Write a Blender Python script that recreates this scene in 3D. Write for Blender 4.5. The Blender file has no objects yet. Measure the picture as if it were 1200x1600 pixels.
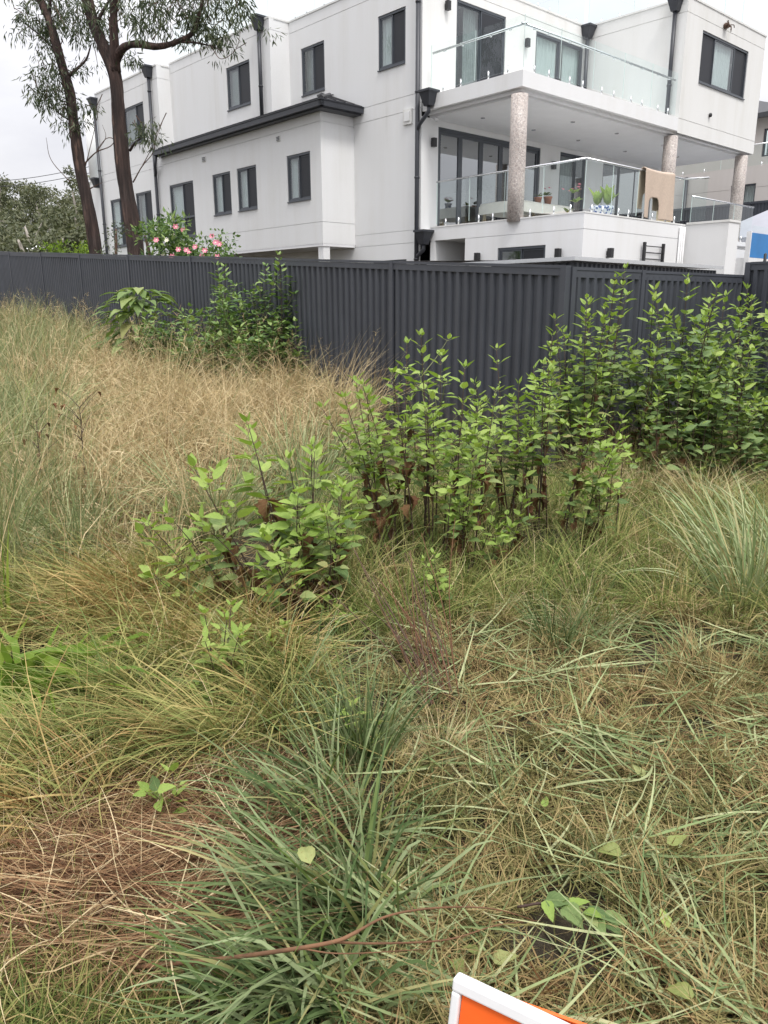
import bpy, bmesh, math, random
import numpy as np
from mathutils import Vector, Matrix, Euler
random.seed(7); RNG = np.random.default_rng(7)
S = bpy.context.scene
col = S.collection
R = math.radians

# ------------------------------------------------------------------ camera
F, PITCH, ROLL, H = 1211.6, R(14.933), R(-0.1593), 1.6
fwd = np.array([0, math.cos(PITCH), -math.sin(PITCH)])
r0 = np.array([1., 0, 0]); u0 = np.cross(r0, fwd)
camR = r0*math.cos(ROLL)+u0*math.sin(ROLL); camU = -r0*math.sin(ROLL)+u0*math.cos(ROLL)
CAM = np.array([0, 0, H])
cd = bpy.data.cameras.new('camera'); cam = bpy.data.objects.new('camera', cd); col.objects.link(cam)
cd.sensor_fit = 'VERTICAL'; cd.sensor_height = 36; cd.lens = F/1600*36; cd.clip_start = .05; cd.clip_end = 2000
M = Matrix(((camR[0], camU[0], -fwd[0], 0), (camR[1], camU[1], -fwd[1], 0), (camR[2], camU[2], -fwd[2], H), (0, 0, 0, 1)))
cam.matrix_world = M; S.camera = cam

# ------------------------------------------------------------------ sky, sun, exposure
SUN_EL, SUN_AZ = R(60), math.atan2(-.88, .42)          # soft sun behind the cloud, over the viewer's right shoulder
w = bpy.data.worlds.new('World'); S.world = w; w.use_nodes = True
nt = w.node_tree; nt.nodes.clear()
def nn(t, ty, **k):
    n = t.nodes.new(ty)
    for a, b in k.items(): setattr(n, a, b)
    return n
out = nn(nt, 'ShaderNodeOutputWorld'); bg = nn(nt, 'ShaderNodeBackground'); bg.inputs[1].default_value = .1
sky = nn(nt, 'ShaderNodeTexSky', sky_type='NISHITA'); sky.sun_disc = False; sky.sun_elevation = SUN_EL; sky.sun_rotation = math.pi/2-SUN_AZ
sky.air_density = 1.0; sky.dust_density = 4.0
geo = nn(nt, 'ShaderNodeTexCoord'); sep = nn(nt, 'ShaderNodeSeparateXYZ')
nz = nn(nt, 'ShaderNodeTexNoise'); nz.inputs['Scale'].default_value = 3.2; nz.inputs['Detail'].default_value = 6; nz.inputs['Roughness'].default_value = .5
mp = nn(nt, 'ShaderNodeMapping'); mp.inputs['Scale'].default_value = (1, 1, 2.4)
rmp = nn(nt, 'ShaderNodeValToRGB'); rmp.color_ramp.elements[0].position = .3; rmp.color_ramp.elements[1].position = .7
rmp.color_ramp.elements[0].color = (4.5, 4.48, 4.8, 1); rmp.color_ramp.elements[1].color = (6.6, 6.55, 6.6, 1)
# overcast: the cloud deck is brighter overhead than at the horizon
mr = nn(nt, 'ShaderNodeMapRange'); mr.inputs[1].default_value = 0; mr.inputs[2].default_value = 1; mr.inputs[3].default_value = 1.0; mr.inputs[4].default_value = 2.8
mul = nn(nt, 'ShaderNodeVectorMath', operation='SCALE'); mix = nn(nt, 'ShaderNodeMix', data_type='RGBA'); mix.inputs[0].default_value = .9
L = nt.links.new
L(geo.outputs['Generated'], mp.inputs[0]); L(mp.outputs[0], nz.inputs['Vector']); L(nz.outputs[0], rmp.inputs[0])
L(geo.outputs['Generated'], sep.inputs[0]); L(sep.outputs[2], mr.inputs[0]); L(rmp.outputs[0], mul.inputs[0]); L(mr.outputs[0], mul.inputs['Scale'])
L(sky.outputs[0], mix.inputs[6]); L(mul.outputs[0], mix.inputs[7]); L(mix.outputs[2], bg.inputs[0]); L(bg.outputs[0], out.inputs[0])
sl = bpy.data.lights.new('sun', 'SUN'); sl.energy = 1.5; sl.angle = R(12); sl.color = (1, .97, .93)
so = bpy.data.objects.new('sun', sl); col.objects.link(so)
sv = Vector((math.cos(SUN_EL)*math.cos(SUN_AZ), math.cos(SUN_EL)*math.sin(SUN_AZ), math.sin(SUN_EL)))
so.rotation_euler = sv.to_track_quat('Z', 'Y').to_euler(); so.location = sv*60
S.view_settings.view_transform = 'Standard'; S.view_settings.look = 'None'; S.view_settings.gamma = 1; S.view_settings.exposure = .5
S.render.engine = 'CYCLES'; S.cycles.max_bounces = 8; S.cycles.diffuse_bounces = 2; S.cycles.transparent_max_bounces = 24; S.cycles.use_denoising = True

# ------------------------------------------------------------------ helpers
def ray(x, y): return fwd+camR*((x-600)/F)+camU*((800-y)/F)
def at(x, y, Y): d = ray(x, y); return Vector(CAM+d*(Y/d[1]))
DR = np.array([-math.sin(R(40)), math.cos(R(40))])      # along the front fence, away to the left
DN = np.array([math.cos(R(40)), math.sin(R(40))])
def gz(x, y):
    t = -.643*x+.766*y-2.6
    z = .057*(np.sqrt(t*t+.6)+t)/2-.003
    near = np.exp(-np.maximum(0, y-9)/2.)
    b = .035*np.sin(1.7*x+.6)*np.sin(1.3*y+1.1)+.02*np.sin(3.9*x+2*y)+.012*np.sin(6.3*y-5*x)
    lump = np.exp(-np.maximum(0, y-5.5)/1.5)*(.028*np.sin(9.1*x+3.3*y+1.3*np.sin(4*y))*np.sin(8.3*y-2.7*x+.7)+.018*np.sin(17*x-6*y)*np.sin(15*y+5*x))
    return z+b*near+lump
def gp(x, y):                                            # where the ray of a pixel meets the ground
    d = ray(x, y); t0, t1 = .5, 60.
    for k in range(60):
        tm = (t0+t1)/2; p = CAM+d*tm
        if p[2] > gz(p[0], p[1]): t0 = tm
        else: t1 = tm
    p = CAM+d*t0; return np.array([p[0], p[1]])
def above(x, y, h):                                      # the point of a pixel's ray that stands h above the ground
    d = ray(x, y); t0, t1 = .4, 40.
    for k in range(50):
        tm = (t0+t1)/2; p = CAM+d*tm
        if p[2]-gz(p[0], p[1]) > h: t0 = tm
        else: t1 = tm
    return Vector(CAM+d*t0)
def poly(*px): return np.array([gp(a, b) for a, b in px])
def inside(P, x, y):
    c = np.zeros(x.shape, bool); j = len(P)-1
    for i in range(len(P)):
        xi, yi = P[i]; xj, yj = P[j]
        c ^= ((yi > y) != (yj > y)) & (x < (xj-xi)*(y-yi)/(yj-yi+1e-12)+xi); j = i
    return c
def link(o, parent=None):
    col.objects.link(o)
    if parent is not None: o.parent = parent
    return o
def tag(o, label=None, cat=None, group=None, kind=None):
    if label: o['label'] = label
    if cat: o['category'] = cat
    if group: o['group'] = group
    if kind: o['kind'] = kind
    return o
def empty(name, loc=(0, 0, 0), rz=0, label=None, cat=None, group=None):
    o = link(bpy.data.objects.new(name, None)); o.location = loc; o.rotation_euler = (0, 0, rz); o.empty_display_size = .1
    return tag(o, label, cat, group)
def inst(name, mesh, parent=None, mat=None):
    o = link(bpy.data.objects.new(name, mesh), parent)
    if mat is not None: o.matrix_basis = mat
    return o
def copy_tree(o, parent=None):
    c = o.copy(); link(c)
    if parent is not None: c.parent = parent
    for ch in list(o.children): copy_tree(ch, c)
    return c
class MB:
    def __init__(s): s.v = []; s.f = []; s.m = []; s.mi = 0
    def add(s, vs, fs):
        n = len(s.v); s.v += [tuple(a) for a in vs]; s.f += [tuple(i+n for i in f) for f in fs]; s.m += [s.mi]*len(fs); return s
    def quad(s, *p): return s.add(p, [tuple(range(len(p)))])
    def box(s, x0, x1, y0, y1, z0, z1, fn=None):
        vs = [(x, y, z) for x in (x0, x1) for y in (y0, y1) for z in (z0, z1)]
        if fn: vs = [fn(*a) for a in vs]
        return s.add(vs, [(0, 1, 3, 2), (4, 6, 7, 5), (0, 4, 5, 1), (2, 3, 7, 6), (0, 2, 6, 4), (1, 5, 7, 3)])
    def tube(s, pts, rad, n=8, cap=True):
        pts = [Vector(p) for p in pts]; vs = []; up = Vector((.31, .17, .93)).normalized(); pu = None
        for i, p in enumerate(pts):
            t = (pts[min(i+1, len(pts)-1)]-pts[max(i-1, 0)]).normalized()
            a = (pu if pu else (up if abs(t.dot(up)) < .95 else Vector((1, 0, 0)))); a = (a-t*a.dot(t)).normalized(); pu = a; b = t.cross(a)
            r = rad[i] if hasattr(rad, '__len__') else rad
            for k in range(n):
                an = 2*math.pi*k/n; vs.append(p+a*(r*math.cos(an))+b*(r*math.sin(an)))
        fs = [(i*n+k, i*n+(k+1) % n, (i+1)*n+(k+1) % n, (i+1)*n+k) for i in range(len(pts)-1) for k in range(n)]
        if cap: fs += [tuple(range(n-1, -1, -1)), tuple((len(pts)-1)*n+k for k in range(n))]
        return s.add(vs, fs)
    def lathe(s, prof, n=20, c=(0, 0, 0)):
        vs = [(c[0]+r*math.cos(2*math.pi*k/n), c[1]+r*math.sin(2*math.pi*k/n), c[2]+z) for r, z in prof for k in range(n)]
        fs = [(i*n+k, i*n+(k+1) % n, (i+1)*n+(k+1) % n, (i+1)*n+k) for i in range(len(prof)-1) for k in range(n)]
        fs += [tuple(range(n-1, -1, -1)), tuple((len(prof)-1)*n+k for k in range(n))]
        return s.add(vs, fs)
    def mesh(s, name, mats, smooth=False, fix=True):
        me = bpy.data.meshes.new(name); me.from_pydata(s.v, [], s.f)
        for m in (mats if isinstance(mats, (list, tuple)) else [mats]): me.materials.append(m)
        if any(s.m): me.polygons.foreach_set('material_index', s.m)
        if fix:
            bm = bmesh.new(); bm.from_mesh(me); bmesh.ops.recalc_face_normals(bm, faces=bm.faces); bm.to_mesh(me); bm.free()
        if smooth: me.polygons.foreach_set('use_smooth', [True]*len(me.polygons))
        me.update(); return me
    def build(s, name, mats, parent=None, smooth=False, fix=True):
        return inst(name, s.mesh(name, mats, smooth, fix), parent)
def round_tube(pts, n=6):                               # Catmull-Rom through the points
    P = [Vector(p) for p in pts]; P = [P[0]*2-P[1]]+P+[P[-1]*2-P[-2]]; o = []
    for i in range(1, len(P)-2):
        for k in range(n):
            t = k/n; a, b, c, d = P[i-1:i+3]
            o.append(.5*((2*b)+(c-a)*t+(2*a-5*b+4*c-d)*t*t+(3*b-a-3*c+d)*t**3))
    return o+[P[-2]]

# ------------------------------------------------------------------ materials
def base_mat(name):
    m = bpy.data.materials.new(name); m.use_nodes = True; t = m.node_tree; t.nodes.clear()
    o = nn(t, 'ShaderNodeOutputMaterial'); p = nn(t, 'ShaderNodeBsdfPrincipled'); t.links.new(p.outputs[0], o.inputs[0]); return m, t, p, o
def noise(t, scale, detail=4, rough=.55, sc=(1, 1, 1), coord='Object'):
    c = nn(t, 'ShaderNodeTexCoord'); mpp = nn(t, 'ShaderNodeMapping'); mpp.inputs['Scale'].default_value = sc
    n = nn(t, 'ShaderNodeTexNoise'); n.inputs['Scale'].default_value = scale; n.inputs['Detail'].default_value = detail; n.inputs['Roughness'].default_value = rough
    t.links.new(c.outputs[coord], mpp.inputs[0]); t.links.new(mpp.outputs[0], n.inputs['Vector']); return n.outputs[0]
def ramp(t, src, stops, interp='LINEAR'):
    r = nn(t, 'ShaderNodeValToRGB'); r.color_ramp.interpolation = interp; e = r.color_ramp.elements
    while len(e) < len(stops): e.new(.5)
    for k, (p, c) in enumerate(stops): e[k].position = p; e[k].color = (*c, 1)
    t.links.new(src, r.inputs[0]); return r.outputs[0]
def mixc(t, fac, a, b, mode='MIX'):
    x = nn(t, 'ShaderNodeMix', data_type='RGBA', blend_type=mode)
    for s, i in ((fac, 0), (a, 6), (b, 7)):
        if isinstance(s, (int, float)): x.inputs[i].default_value = s
        elif isinstance(s, tuple): x.inputs[i].default_value = (*s, 1)
        else: t.links.new(s, x.inputs[i])
    return x.outputs[2]
def bump(t, p, src, strength=.2, dist=.01):
    b = nn(t, 'ShaderNodeBump'); b.inputs['Strength'].default_value = strength; b.inputs['Distance'].default_value = dist
    t.links.new(src, b.inputs['Height']); t.links.new(b.outputs[0], p.inputs['Normal'])
def simple(name, c, rough=.5, metal=0, var=.12, sc=6, bmp=0, spec=None):
    m, t, p, o = base_mat(name); n = noise(t, sc)
    t.links.new(ramp(t, n, [(.3, tuple(x*(1-var) for x in c)), (.7, tuple(min(1, x*(1+var)) for x in c))]), p.inputs['Base Color'])
    p.inputs['Roughness'].default_value = rough; p.inputs['Metallic'].default_value = metal
    if spec is not None: p.inputs['Specular IOR Level'].default_value = spec
    if bmp: bump(t, p, noise(t, sc*8), bmp, .004)
    return m
def render_mat(name, c, stain):
    m, t, p, o = base_mat(name)
    big = noise(t, .55, 5); streak = noise(t, 2.6, 5, .6, (1, 1, .09)); fine = noise(t, 60, 3)
    a = ramp(t, streak, [(.42, c), (.62, tuple((x+y)/2 for x, y in zip(c, stain))), (.8, tuple(x*.82 for x in stain))])
    b = mixc(t, ramp(t, big, [(.34, (.05, .05, .05)), (.74, (.7, .7, .7))]), tuple(c), a)
    t.links.new(mixc(t, .06, b, ramp(t, fine, [(.3, (.3, .3, .3)), (.7, (1, 1, 1))]), 'MULTIPLY'), p.inputs['Base Color'])
    p.inputs['Roughness'].default_value = .85; bump(t, p, noise(t, 140, 3), .12, .003); return m
def glass(name, tint, ior=1.6, opacity=0.0, dark=(0, 0, 0)):
    m, t, p, o = base_mat(name); t.nodes.remove(p)
    tr = nn(t, 'ShaderNodeBsdfTransparent'); tr.inputs[0].default_value = (*tint, 1)
    gl = nn(t, 'ShaderNodeBsdfGlossy'); gl.inputs['Roughness'].default_value = .02; gl.inputs[0].default_value = (.95, .98, 1, 1)
    fr = nn(t, 'ShaderNodeFresnel'); fr.inputs[0].default_value = ior
    n = noise(t, 1.3, 2); b = nn(t, 'ShaderNodeBump'); b.inputs['Strength'].default_value = .02; b.inputs['Distance'].default_value = .02
    t.links.new(n, b.inputs['Height']); t.links.new(b.outputs[0], gl.inputs['Normal'])
    gg = nn(t, 'ShaderNodeNewGeometry'); inv = nn(t, 'ShaderNodeMath', operation='SUBTRACT'); inv.inputs[0].default_value = 1; t.links.new(gg.outputs['Backfacing'], inv.inputs[1])
    ml = nn(t, 'ShaderNodeMath', operation='MULTIPLY'); t.links.new(fr.outputs[0], ml.inputs[0]); t.links.new(inv.outputs[0], ml.inputs[1])
    x = nn(t, 'ShaderNodeMixShader'); t.links.new(ml.outputs[0], x.inputs[0]); t.links.new(tr.outputs[0], x.inputs[1]); t.links.new(gl.outputs[0], x.inputs[2])
    t.links.new(x.outputs[0], o.inputs[0]); return m
WALL = render_mat('white_render', (.83, .835, .835), (.68, .665, .62))
WALL2 = render_mat('weathered_render', (.81, .81, .79), (.58, .56, .49))
NEIGH = render_mat('beige_render', (.62, .58, .55), (.52, .48, .44))
CEIL = simple('painted_ceiling', (.80, .80, .81), .7, 0, .03, 2)
CHAR = simple('charcoal_paint', (.040, .043, .052), .42, 0, .12, 5)
def fencemat(name, c):
    m, t, p, o = base_mat(name); cc = nn(t, 'ShaderNodeTexCoord'); sp = nn(t, 'ShaderNodeSeparateXYZ'); t.links.new(cc.outputs['Object'], sp.inputs[0])
    n = noise(t, 2.2, 6, .65, (1, 1, .35)); d = noise(t, 14, 5, .7)
    a = ramp(t, n, [(.35, tuple(x*.86 for x in c)), (.65, tuple(x*1.16 for x in c))])
    mr_ = nn(t, 'ShaderNodeMapRange'); mr_.inputs[1].default_value = .02; mr_.inputs[2].default_value = .55; mr_.inputs[3].default_value = .75; mr_.inputs[4].default_value = .0; t.links.new(sp.outputs[2], mr_.inputs[0])
    mu = nn(t, 'ShaderNodeMath', operation='MULTIPLY'); t.links.new(mr_.outputs[0], mu.inputs[0]); t.links.new(ramp(t, d, [(.38, (.05, .05, .05)), (.68, (1, 1, 1))]), mu.inputs[1])
    b = mixc(t, mu.outputs[0], a, (.16, .13, .10)); b = mixc(t, ramp(t, noise(t, 3.1, 6, .7, (1, 1, .12)), [(.55, (0, 0, 0)), (.8, (.16, .16, .16))]), b, (.14, .145, .155))
    t.links.new(b, p.inputs['Base Color']); p.inputs['Roughness'].default_value = .5; bump(t, p, noise(t, 1.4, 2), .25, .03); return m
FENCE = fencemat('charcoal_steel', (.052, .057, .070)); FPOST = fencemat('charcoal_post', (.060, .065, .079))
ALU = simple('grey_aluminium', (.085, .095, .11), .38, .2, .08, 6)
STEEL = simple('stainless_steel', (.72, .73, .74), .25, .9, .05, 9)
WIN = glass('window_glass', (.86, .90, .89), 2.1)
MIRR = glass('reflective_glass', (.60, .64, .66), 4.2)
BAL = glass('balustrade_glass', (.955, .985, .978), 1.5)
SCREEN = simple('fly_screen', (.018, .02, .026), .55, 0, .1, 30)
DARK = simple('interior_shade', (.035, .035, .038), .8)  # near-black colour standing in for the shade indoors
CURT2 = simple('grey_curtain', (.34, .36, .36), .8, 0, .2, 3)
CURT = simple('white_curtain', (.74, .76, .77), .8, 0, .04, 4)
BLIND = simple('louvre_blade', (.72, .74, .75), .6, 0, .04, 4)
WHITE = simple('white_plastic', (.80, .80, .80), .45, 0, .05, 9)
ORANGE = simple('orange_plastic', (.90, .14, .018), .5, 0, .08, 7, .05)
TILE = simple('dark_roof_tile', (.045, .045, .05), .5, 0, .25, 12, .1)
BLACK = simple('black_metal', (.018, .018, .02), .4)
CLOTH = simple('cream_cloth', (.86, .84, .77), .9, 0, .05, 3, .1)
TOWEL = simple('beige_towel', (.56, .45, .36), .95, 0, .08, 30, .4)
BLUE = simple('blue_vinyl', (.012, .19, .50), .4, 0, .14, 1.4)
TERRA = simple('terracotta', (.40, .17, .10), .8, 0, .15, 14)
WOOD = simple('pale_timber', (.50, .42, .27), .7, 0, .15, 9)
GAZ = simple('grey_canopy', (.42, .43, .48), .8, 0, .04, 3)
PINK = simple('pink_petal', (.78, .26, .34), .6, 0, .3, 22)
CREAM = simple('cream_petal', (.8, .76, .6), .6, 0, .1, 22)
def mosaic():
    m, t, p, o = base_mat('pebble_mosaic'); c = nn(t, 'ShaderNodeTexCoord')
    v = nn(t, 'ShaderNodeTexVoronoi'); v.inputs['Scale'].default_value = 42; t.links.new(c.outputs['Object'], v.inputs['Vector'])
    s = nn(t, 'ShaderNodeSeparateColor'); t.links.new(v.outputs['Color'], s.inputs[0])
    cc = ramp(t, s.outputs[0], [(0, (.52, .47, .44)), (.35, (.62, .55, .50)), (.6, (.36, .31, .29)), (.8, (.70, .65, .60)), (1, (.44, .36, .32))])
    e = nn(t, 'ShaderNodeTexVoronoi', feature='DISTANCE_TO_EDGE'); e.inputs['Scale'].default_value = 42; t.links.new(c.outputs['Object'], e.inputs['Vector'])
    f = ramp(t, e.outputs['Distance'], [(.0, (.62, .62, .62)), (.12, (1, 1, 1))])
    t.links.new(mixc(t, 1., cc, f, 'MULTIPLY'), p.inputs['Base Color']); p.inputs['Roughness'].default_value = .45; bump(t, p, e.outputs['Distance'], .4, .01); return m
MOSAIC = mosaic()
def bluewhite():
    m, t, p, o = base_mat('blue_white_glaze'); c = nn(t, 'ShaderNodeTexCoord')
    v = nn(t, 'ShaderNodeTexVoronoi'); v.inputs['Scale'].default_value = 16; t.links.new(c.outputs['Object'], v.inputs['Vector'])
    t.links.new(ramp(t, v.outputs['Distance'], [(.42, (.05, .1, .3)), (.5, (.7, .73, .78))]), p.inputs['Base Color']); p.inputs['Roughness'].default_value = .15; return m
GLAZE = bluewhite()
def bark():
    m, t, p, o = base_mat('stringy_bark'); n = noise(t, 9, 8, .65, (1, 1, .10)); n2 = noise(t, 1.1, 4)
    a = ramp(t, n, [(.28, (.010, .008, .007)), (.5, (.058, .033, .027)), (.66, (.14, .082, .066)), (.85, (.26, .19, .16))])
    b = ramp(t, n, [(.28, (.016, .012, .011)), (.55, (.06, .042, .037)), (.8, (.15, .118, .105))])
    ab_ = mixc(t, ramp(t, n2, [(.38, (0, 0, 0)), (.62, (1, 1, 1))]), a, b); pl = noise(t, 3.2, 6, .65, (1, 1, .22))
    t.links.new(mixc(t, ramp(t, pl, [(.60, (0, 0, 0)), (.66, (.75, .75, .75))]), ab_, (.21, .13, .10)), p.inputs['Base Color'])
    p.inputs['Roughness'].default_value = .9; bump(t, p, n, 1.0, .12); return m
BARK = bark()
PALEBARK = simple('pale_bark', (.42, .38, .33), .8, 0, .2, 3)
TWIGB = simple('dead_twig', (.11, .065, .045), .8, 0, .3, 30)
STEMD = simple('purple_brown_stem', (.060, .034, .026), .7, 0, .4, 24)
STEMG = simple('green_stem', (.16, .18, .06), .6, 0, .3, 14)
BRANCH = simple('red_brown_branch', (.17, .085, .042), .8, 0, .3, 20, .2)
def leafmat(name, stops, attr=None, transl=.3, rough=.6, veins=True, spot=None):
    """green leaf with midrib and side veins from its UV, tone from a random per leaf"""
    m, t, p, o = base_mat(name)
    if attr:
        a = nn(t, 'ShaderNodeAttribute', attribute_name=attr); src = a.outputs['Fac']
    else:
        a = nn(t, 'ShaderNodeObjectInfo'); src = a.outputs['Random']
    c = ramp(t, src, stops)
    if veins:
        uv = nn(t, 'ShaderNodeUVMap'); sp = nn(t, 'ShaderNodeSeparateXYZ'); t.links.new(uv.outputs[0], sp.inputs[0])
        ab = nn(t, 'ShaderNodeMath', operation='ABSOLUTE'); t.links.new(sp.outputs[0], ab.inputs[0])
        mid = ramp(t, ab.outputs[0], [(.0, (1, 1, 1)), (.09, (0, 0, 0))])
        ma = nn(t, 'ShaderNodeMath', operation='MULTIPLY_ADD'); ma.inputs[1].default_value = -.35; t.links.new(ab.outputs[0], ma.inputs[0]); t.links.new(sp.outputs[1], ma.inputs[2])
        m2 = nn(t, 'ShaderNodeMath', operation='MULTIPLY'); m2.inputs[1].default_value = 7.; t.links.new(ma.outputs[0], m2.inputs[0])
        fr = nn(t, 'ShaderNodeMath', operation='PINGPONG'); fr.inputs[1].default_value = .5; t.links.new(m2.outputs[0], fr.inputs[0])
        side = ramp(t, fr.outputs[0], [(.0, (.55, .55, .55)), (.1, (0, 0, 0))])
        vv = mixc(t, 1., mid, side, 'ADD')
        c = mixc(t, vv, c, mixc(t, .45, c, (.42, .5, .2)))
        bump(t, p, vv, .35, .002)
    n = noise(t, 9 if veins else 2.5, 3)
    c = mixc(t, .35, c, ramp(t, n, [(.35, (.62, .66, .6)), (.65, (1.0, 1.0, 1.0))]), 'MULTIPLY')
    if spot: c = mixc(t, ramp(t, noise(t, 14, 4), [(.6, (0, 0, 0)), (.68, (.8, .8, .8))]), c, spot)
    t.links.new(c, p.inputs['Base Color']); p.inputs['Roughness'].default_value = rough; p.inputs['Specular IOR Level'].default_value = .3
    if transl:
        tl = nn(t, 'ShaderNodeBsdfTranslucent'); t.links.new(mixc(t, 1., c, (1.1, 1.15, .6), 'MULTIPLY'), tl.inputs[0])
        x = nn(t, 'ShaderNodeMixShader'); x.inputs[0].default_value = transl
        t.links.new(p.outputs[0], x.inputs[1]); t.links.new(tl.outputs[0], x.inputs[2]); t.links.new(x.outputs[0], o.inputs[0])
    return m
YOUNG = leafmat('young_leaf', [(0, (.22, .33, .06)), (.5, (.31, .44, .10)), (1, (.41, .52, .14))])
MATURE = leafmat('mature_leaf', [(0, (.11, .18, .06)), (.4, (.19, .28, .095)), (.75, (.27, .36, .13)), (.92, (.36, .42, .17)), (1, (.42, .38, .15))])
DEEP = leafmat('deep_green_leaf', [(0, (.09, .155, .06)), (.5, (.17, .26, .095)), (.9, (.27, .37, .14)), (1, (.35, .37, .15))], None, .2)
DRYL = leafmat('dry_leaf', [(0, (.07, .035, .02)), (.6, (.17, .075, .04)), (1, (.26, .14, .07))], None, .1, .8)
YELLOWL = leafmat('yellowing_leaf', [(0, (.28, .33, .10)), (1, (.42, .45, .18))], None, .3, .5, True, (.30, .22, .08))
BUSHL = leafmat('shrub_leaf', [(0, (.06, .115, .04)), (.4, (.125, .215, .068)), (.75, (.21, .32, .10)), (1, (.33, .43, .15))], 'tint', .22, .55, False)
EUCL = leafmat('gum_leaf', [(0, (.042, .062, .034)), (.5, (.085, .115, .060)), (1, (.17, .19, .11))], 'tint', .2, .45, False)
FARL = leafmat('far_leaf', [(0, (.07, .085, .048)), (.5, (.135, .15, .085)), (1, (.22, .225, .14))], 'tint', .2, .6, False)
LIME = leafmat('lime_leaf', [(0, (.09, .17, .02)), (1, (.30, .42, .05))], 'tint', .3, .5, False)
def grassmat(name, stops, rough=.55, transl=.28):
    def vivid(c): l = .3*c[0]+.59*c[1]+.11*c[2]; return tuple(max(.008, l+(v-l)*1.06)*k for v, k in zip(c, (1.02, .985, .93)))
    m, t, p, o = base_mat(name); stops = [(q, vivid(c)) for q, c in stops]
    a = nn(t, 'ShaderNodeAttribute', attribute_name='tint'); c = ramp(t, a.outputs['Fac'], stops)
    n = noise(t, 5, 3); c = mixc(t, .5, c, ramp(t, n, [(.3, (.68, .66, .62)), (.7, (1.0, 1.0, 1.0))]), 'MULTIPLY')
    t.links.new(c, p.inputs['Base Color']); p.inputs['Roughness'].default_value = rough; p.inputs['Specular IOR Level'].default_value = .18
    tl = nn(t, 'ShaderNodeBsdfTranslucent'); t.links.new(c, tl.inputs[0]); x = nn(t, 'ShaderNodeMixShader'); x.inputs[0].default_value = transl
    t.links.new(p.outputs[0], x.inputs[1]); t.links.new(tl.outputs[0], x.inputs[2]); t.links.new(x.outputs[0], o.inputs[0]); return m
STRAW = [(.42, .29, .15), (.52, .38, .21), (.36, .22, .11), (.60, .48, .29)]
def stops(*cs): return [(i/(len(cs)-1), c) for i, c in enumerate(cs)]
G_TALLDRY = grassmat('tall_straw', stops((.23, .165, .085), (.45, .345, .19), (.60, .49, .30), (.76, .66, .45), (.50, .46, .25), (.26, .31, .12)), .6, .15)
G_TALLGREEN = grassmat('tall_blue_green', stops((.10, .155, .07), (.21, .28, .135), (.33, .39, .21), (.45, .48, .29), (.25, .31, .11), (.56, .48, .27)), .6, .15)
G_MAT = grassmat('matted_grass', stops((.07, .11, .035), (.15, .21, .07), (.29, .34, .125), (.44, .41, .18), (.56, .43, .21), (.33, .18, .085)), .6, .12)
G_THATCH = grassmat('red_thatch', stops((.05, .027, .018), (.12, .062, .036), (.22, .12, .070), (.35, .22, .13), (.56, .42, .26), (.09, .05, .033)), .65, .08)
G_TUSS = grassmat('blue_green_blade', stops((.035, .070, .025), (.085, .14, .055), (.16, .23, .10), (.30, .37, .21), (.11, .17, .045), (.48, .44, .24)), .55, .12)
G_CLIP = grassmat('cut_grass', stops((.05, .055, .02), (.115, .12, .045), (.225, .22, .09), (.38, .345, .175), (.45, .355, .19), (.17, .095, .05), (.10, .145, .045)), .65, .1)
G_CLIPL = grassmat('cut_blade', stops((.13, .20, .085), (.24, .32, .15), (.38, .45, .25), (.54, .55, .35)), .55, .12)
G_PALE = grassmat('pale_tussock', stops((.12, .20, .08), (.23, .33, .15), (.35, .44, .24), (.50, .56, .35), (.50, .46, .25), (.36, .26, .15)), .55, .15)
G_FINE = grassmat('fine_green_grass', stops((.06, .105, .03), (.14, .20, .06), (.25, .31, .105), (.40, .40, .17), (.52, .42, .22)), .6, .15)
G_STRAP = grassmat('strap_leaf', stops((.10, .19, .035), (.18, .30, .05), (.30, .40, .09)), .35)
G_STALK = grassmat('brown_stalk', stops((.14, .07, .045), (.24, .13, .08), (.33, .21, .12)), .7, .05)
def soil():
    m, t, p, o = base_mat('soil_and_litter'); n = noise(t, 7, 8, .7); n2 = noise(t, 60, 5, .7); n3 = noise(t, .05, 3)
    a = ramp(t, n, [(.3, (.022, .016, .010)), (.5, (.055, .042, .024)), (.7, (.11, .088, .048))])
    b = mixc(t, .7, a, ramp(t, n2, [(.3, (.3, .3, .3)), (.7, (1.2, 1.2, 1.2))]), 'MULTIPLY')
    t.links.new(b, p.inputs['Base Color']); p.inputs['Roughness'].default_value = .95; bump(t, p, n2, .8, .02); return m
SOIL = soil()

# ------------------------------------------------------------------ ground
def ground():
    xs = np.concatenate([np.linspace(-400, -20, 24)[:-1], np.linspace(-20, -4, 33)[:-1], np.linspace(-4, 4, 81)[:-1], np.linspace(4, 20, 33)[:-1], np.linspace(20, 400, 24)])
    ys = np.concatenate([np.linspace(-60, 0, 16)[:-1], np.linspace(0, 9, 91)[:-1], np.linspace(9, 30, 43)[:-1], np.linspace(30, 600, 40)])
    X, Y = np.meshgrid(xs, ys, indexing='ij'); Z = gz(X, np.where(Y > 80, 80, Y)); Z = np.where(Y < 0, gz(X, np.zeros_like(Y)), Z); Z = np.minimum(Z, 4.5)
    v = np.stack([X, Y, Z], -1).reshape(-1, 3); ny = len(ys)
    f = [(i*ny+j, (i+1)*ny+j, (i+1)*ny+j+1, i*ny+j+1) for i in range(len(xs)-1) for j in range(ny-1)]
    me = bpy.data.meshes.new('ground'); me.from_pydata(v.tolist(), [], f); me.materials.append(SOIL); me.polygons.foreach_set('use_smooth', [True]*len(f))
    tag(inst('ground', me), kind='structure')
ground()

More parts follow.
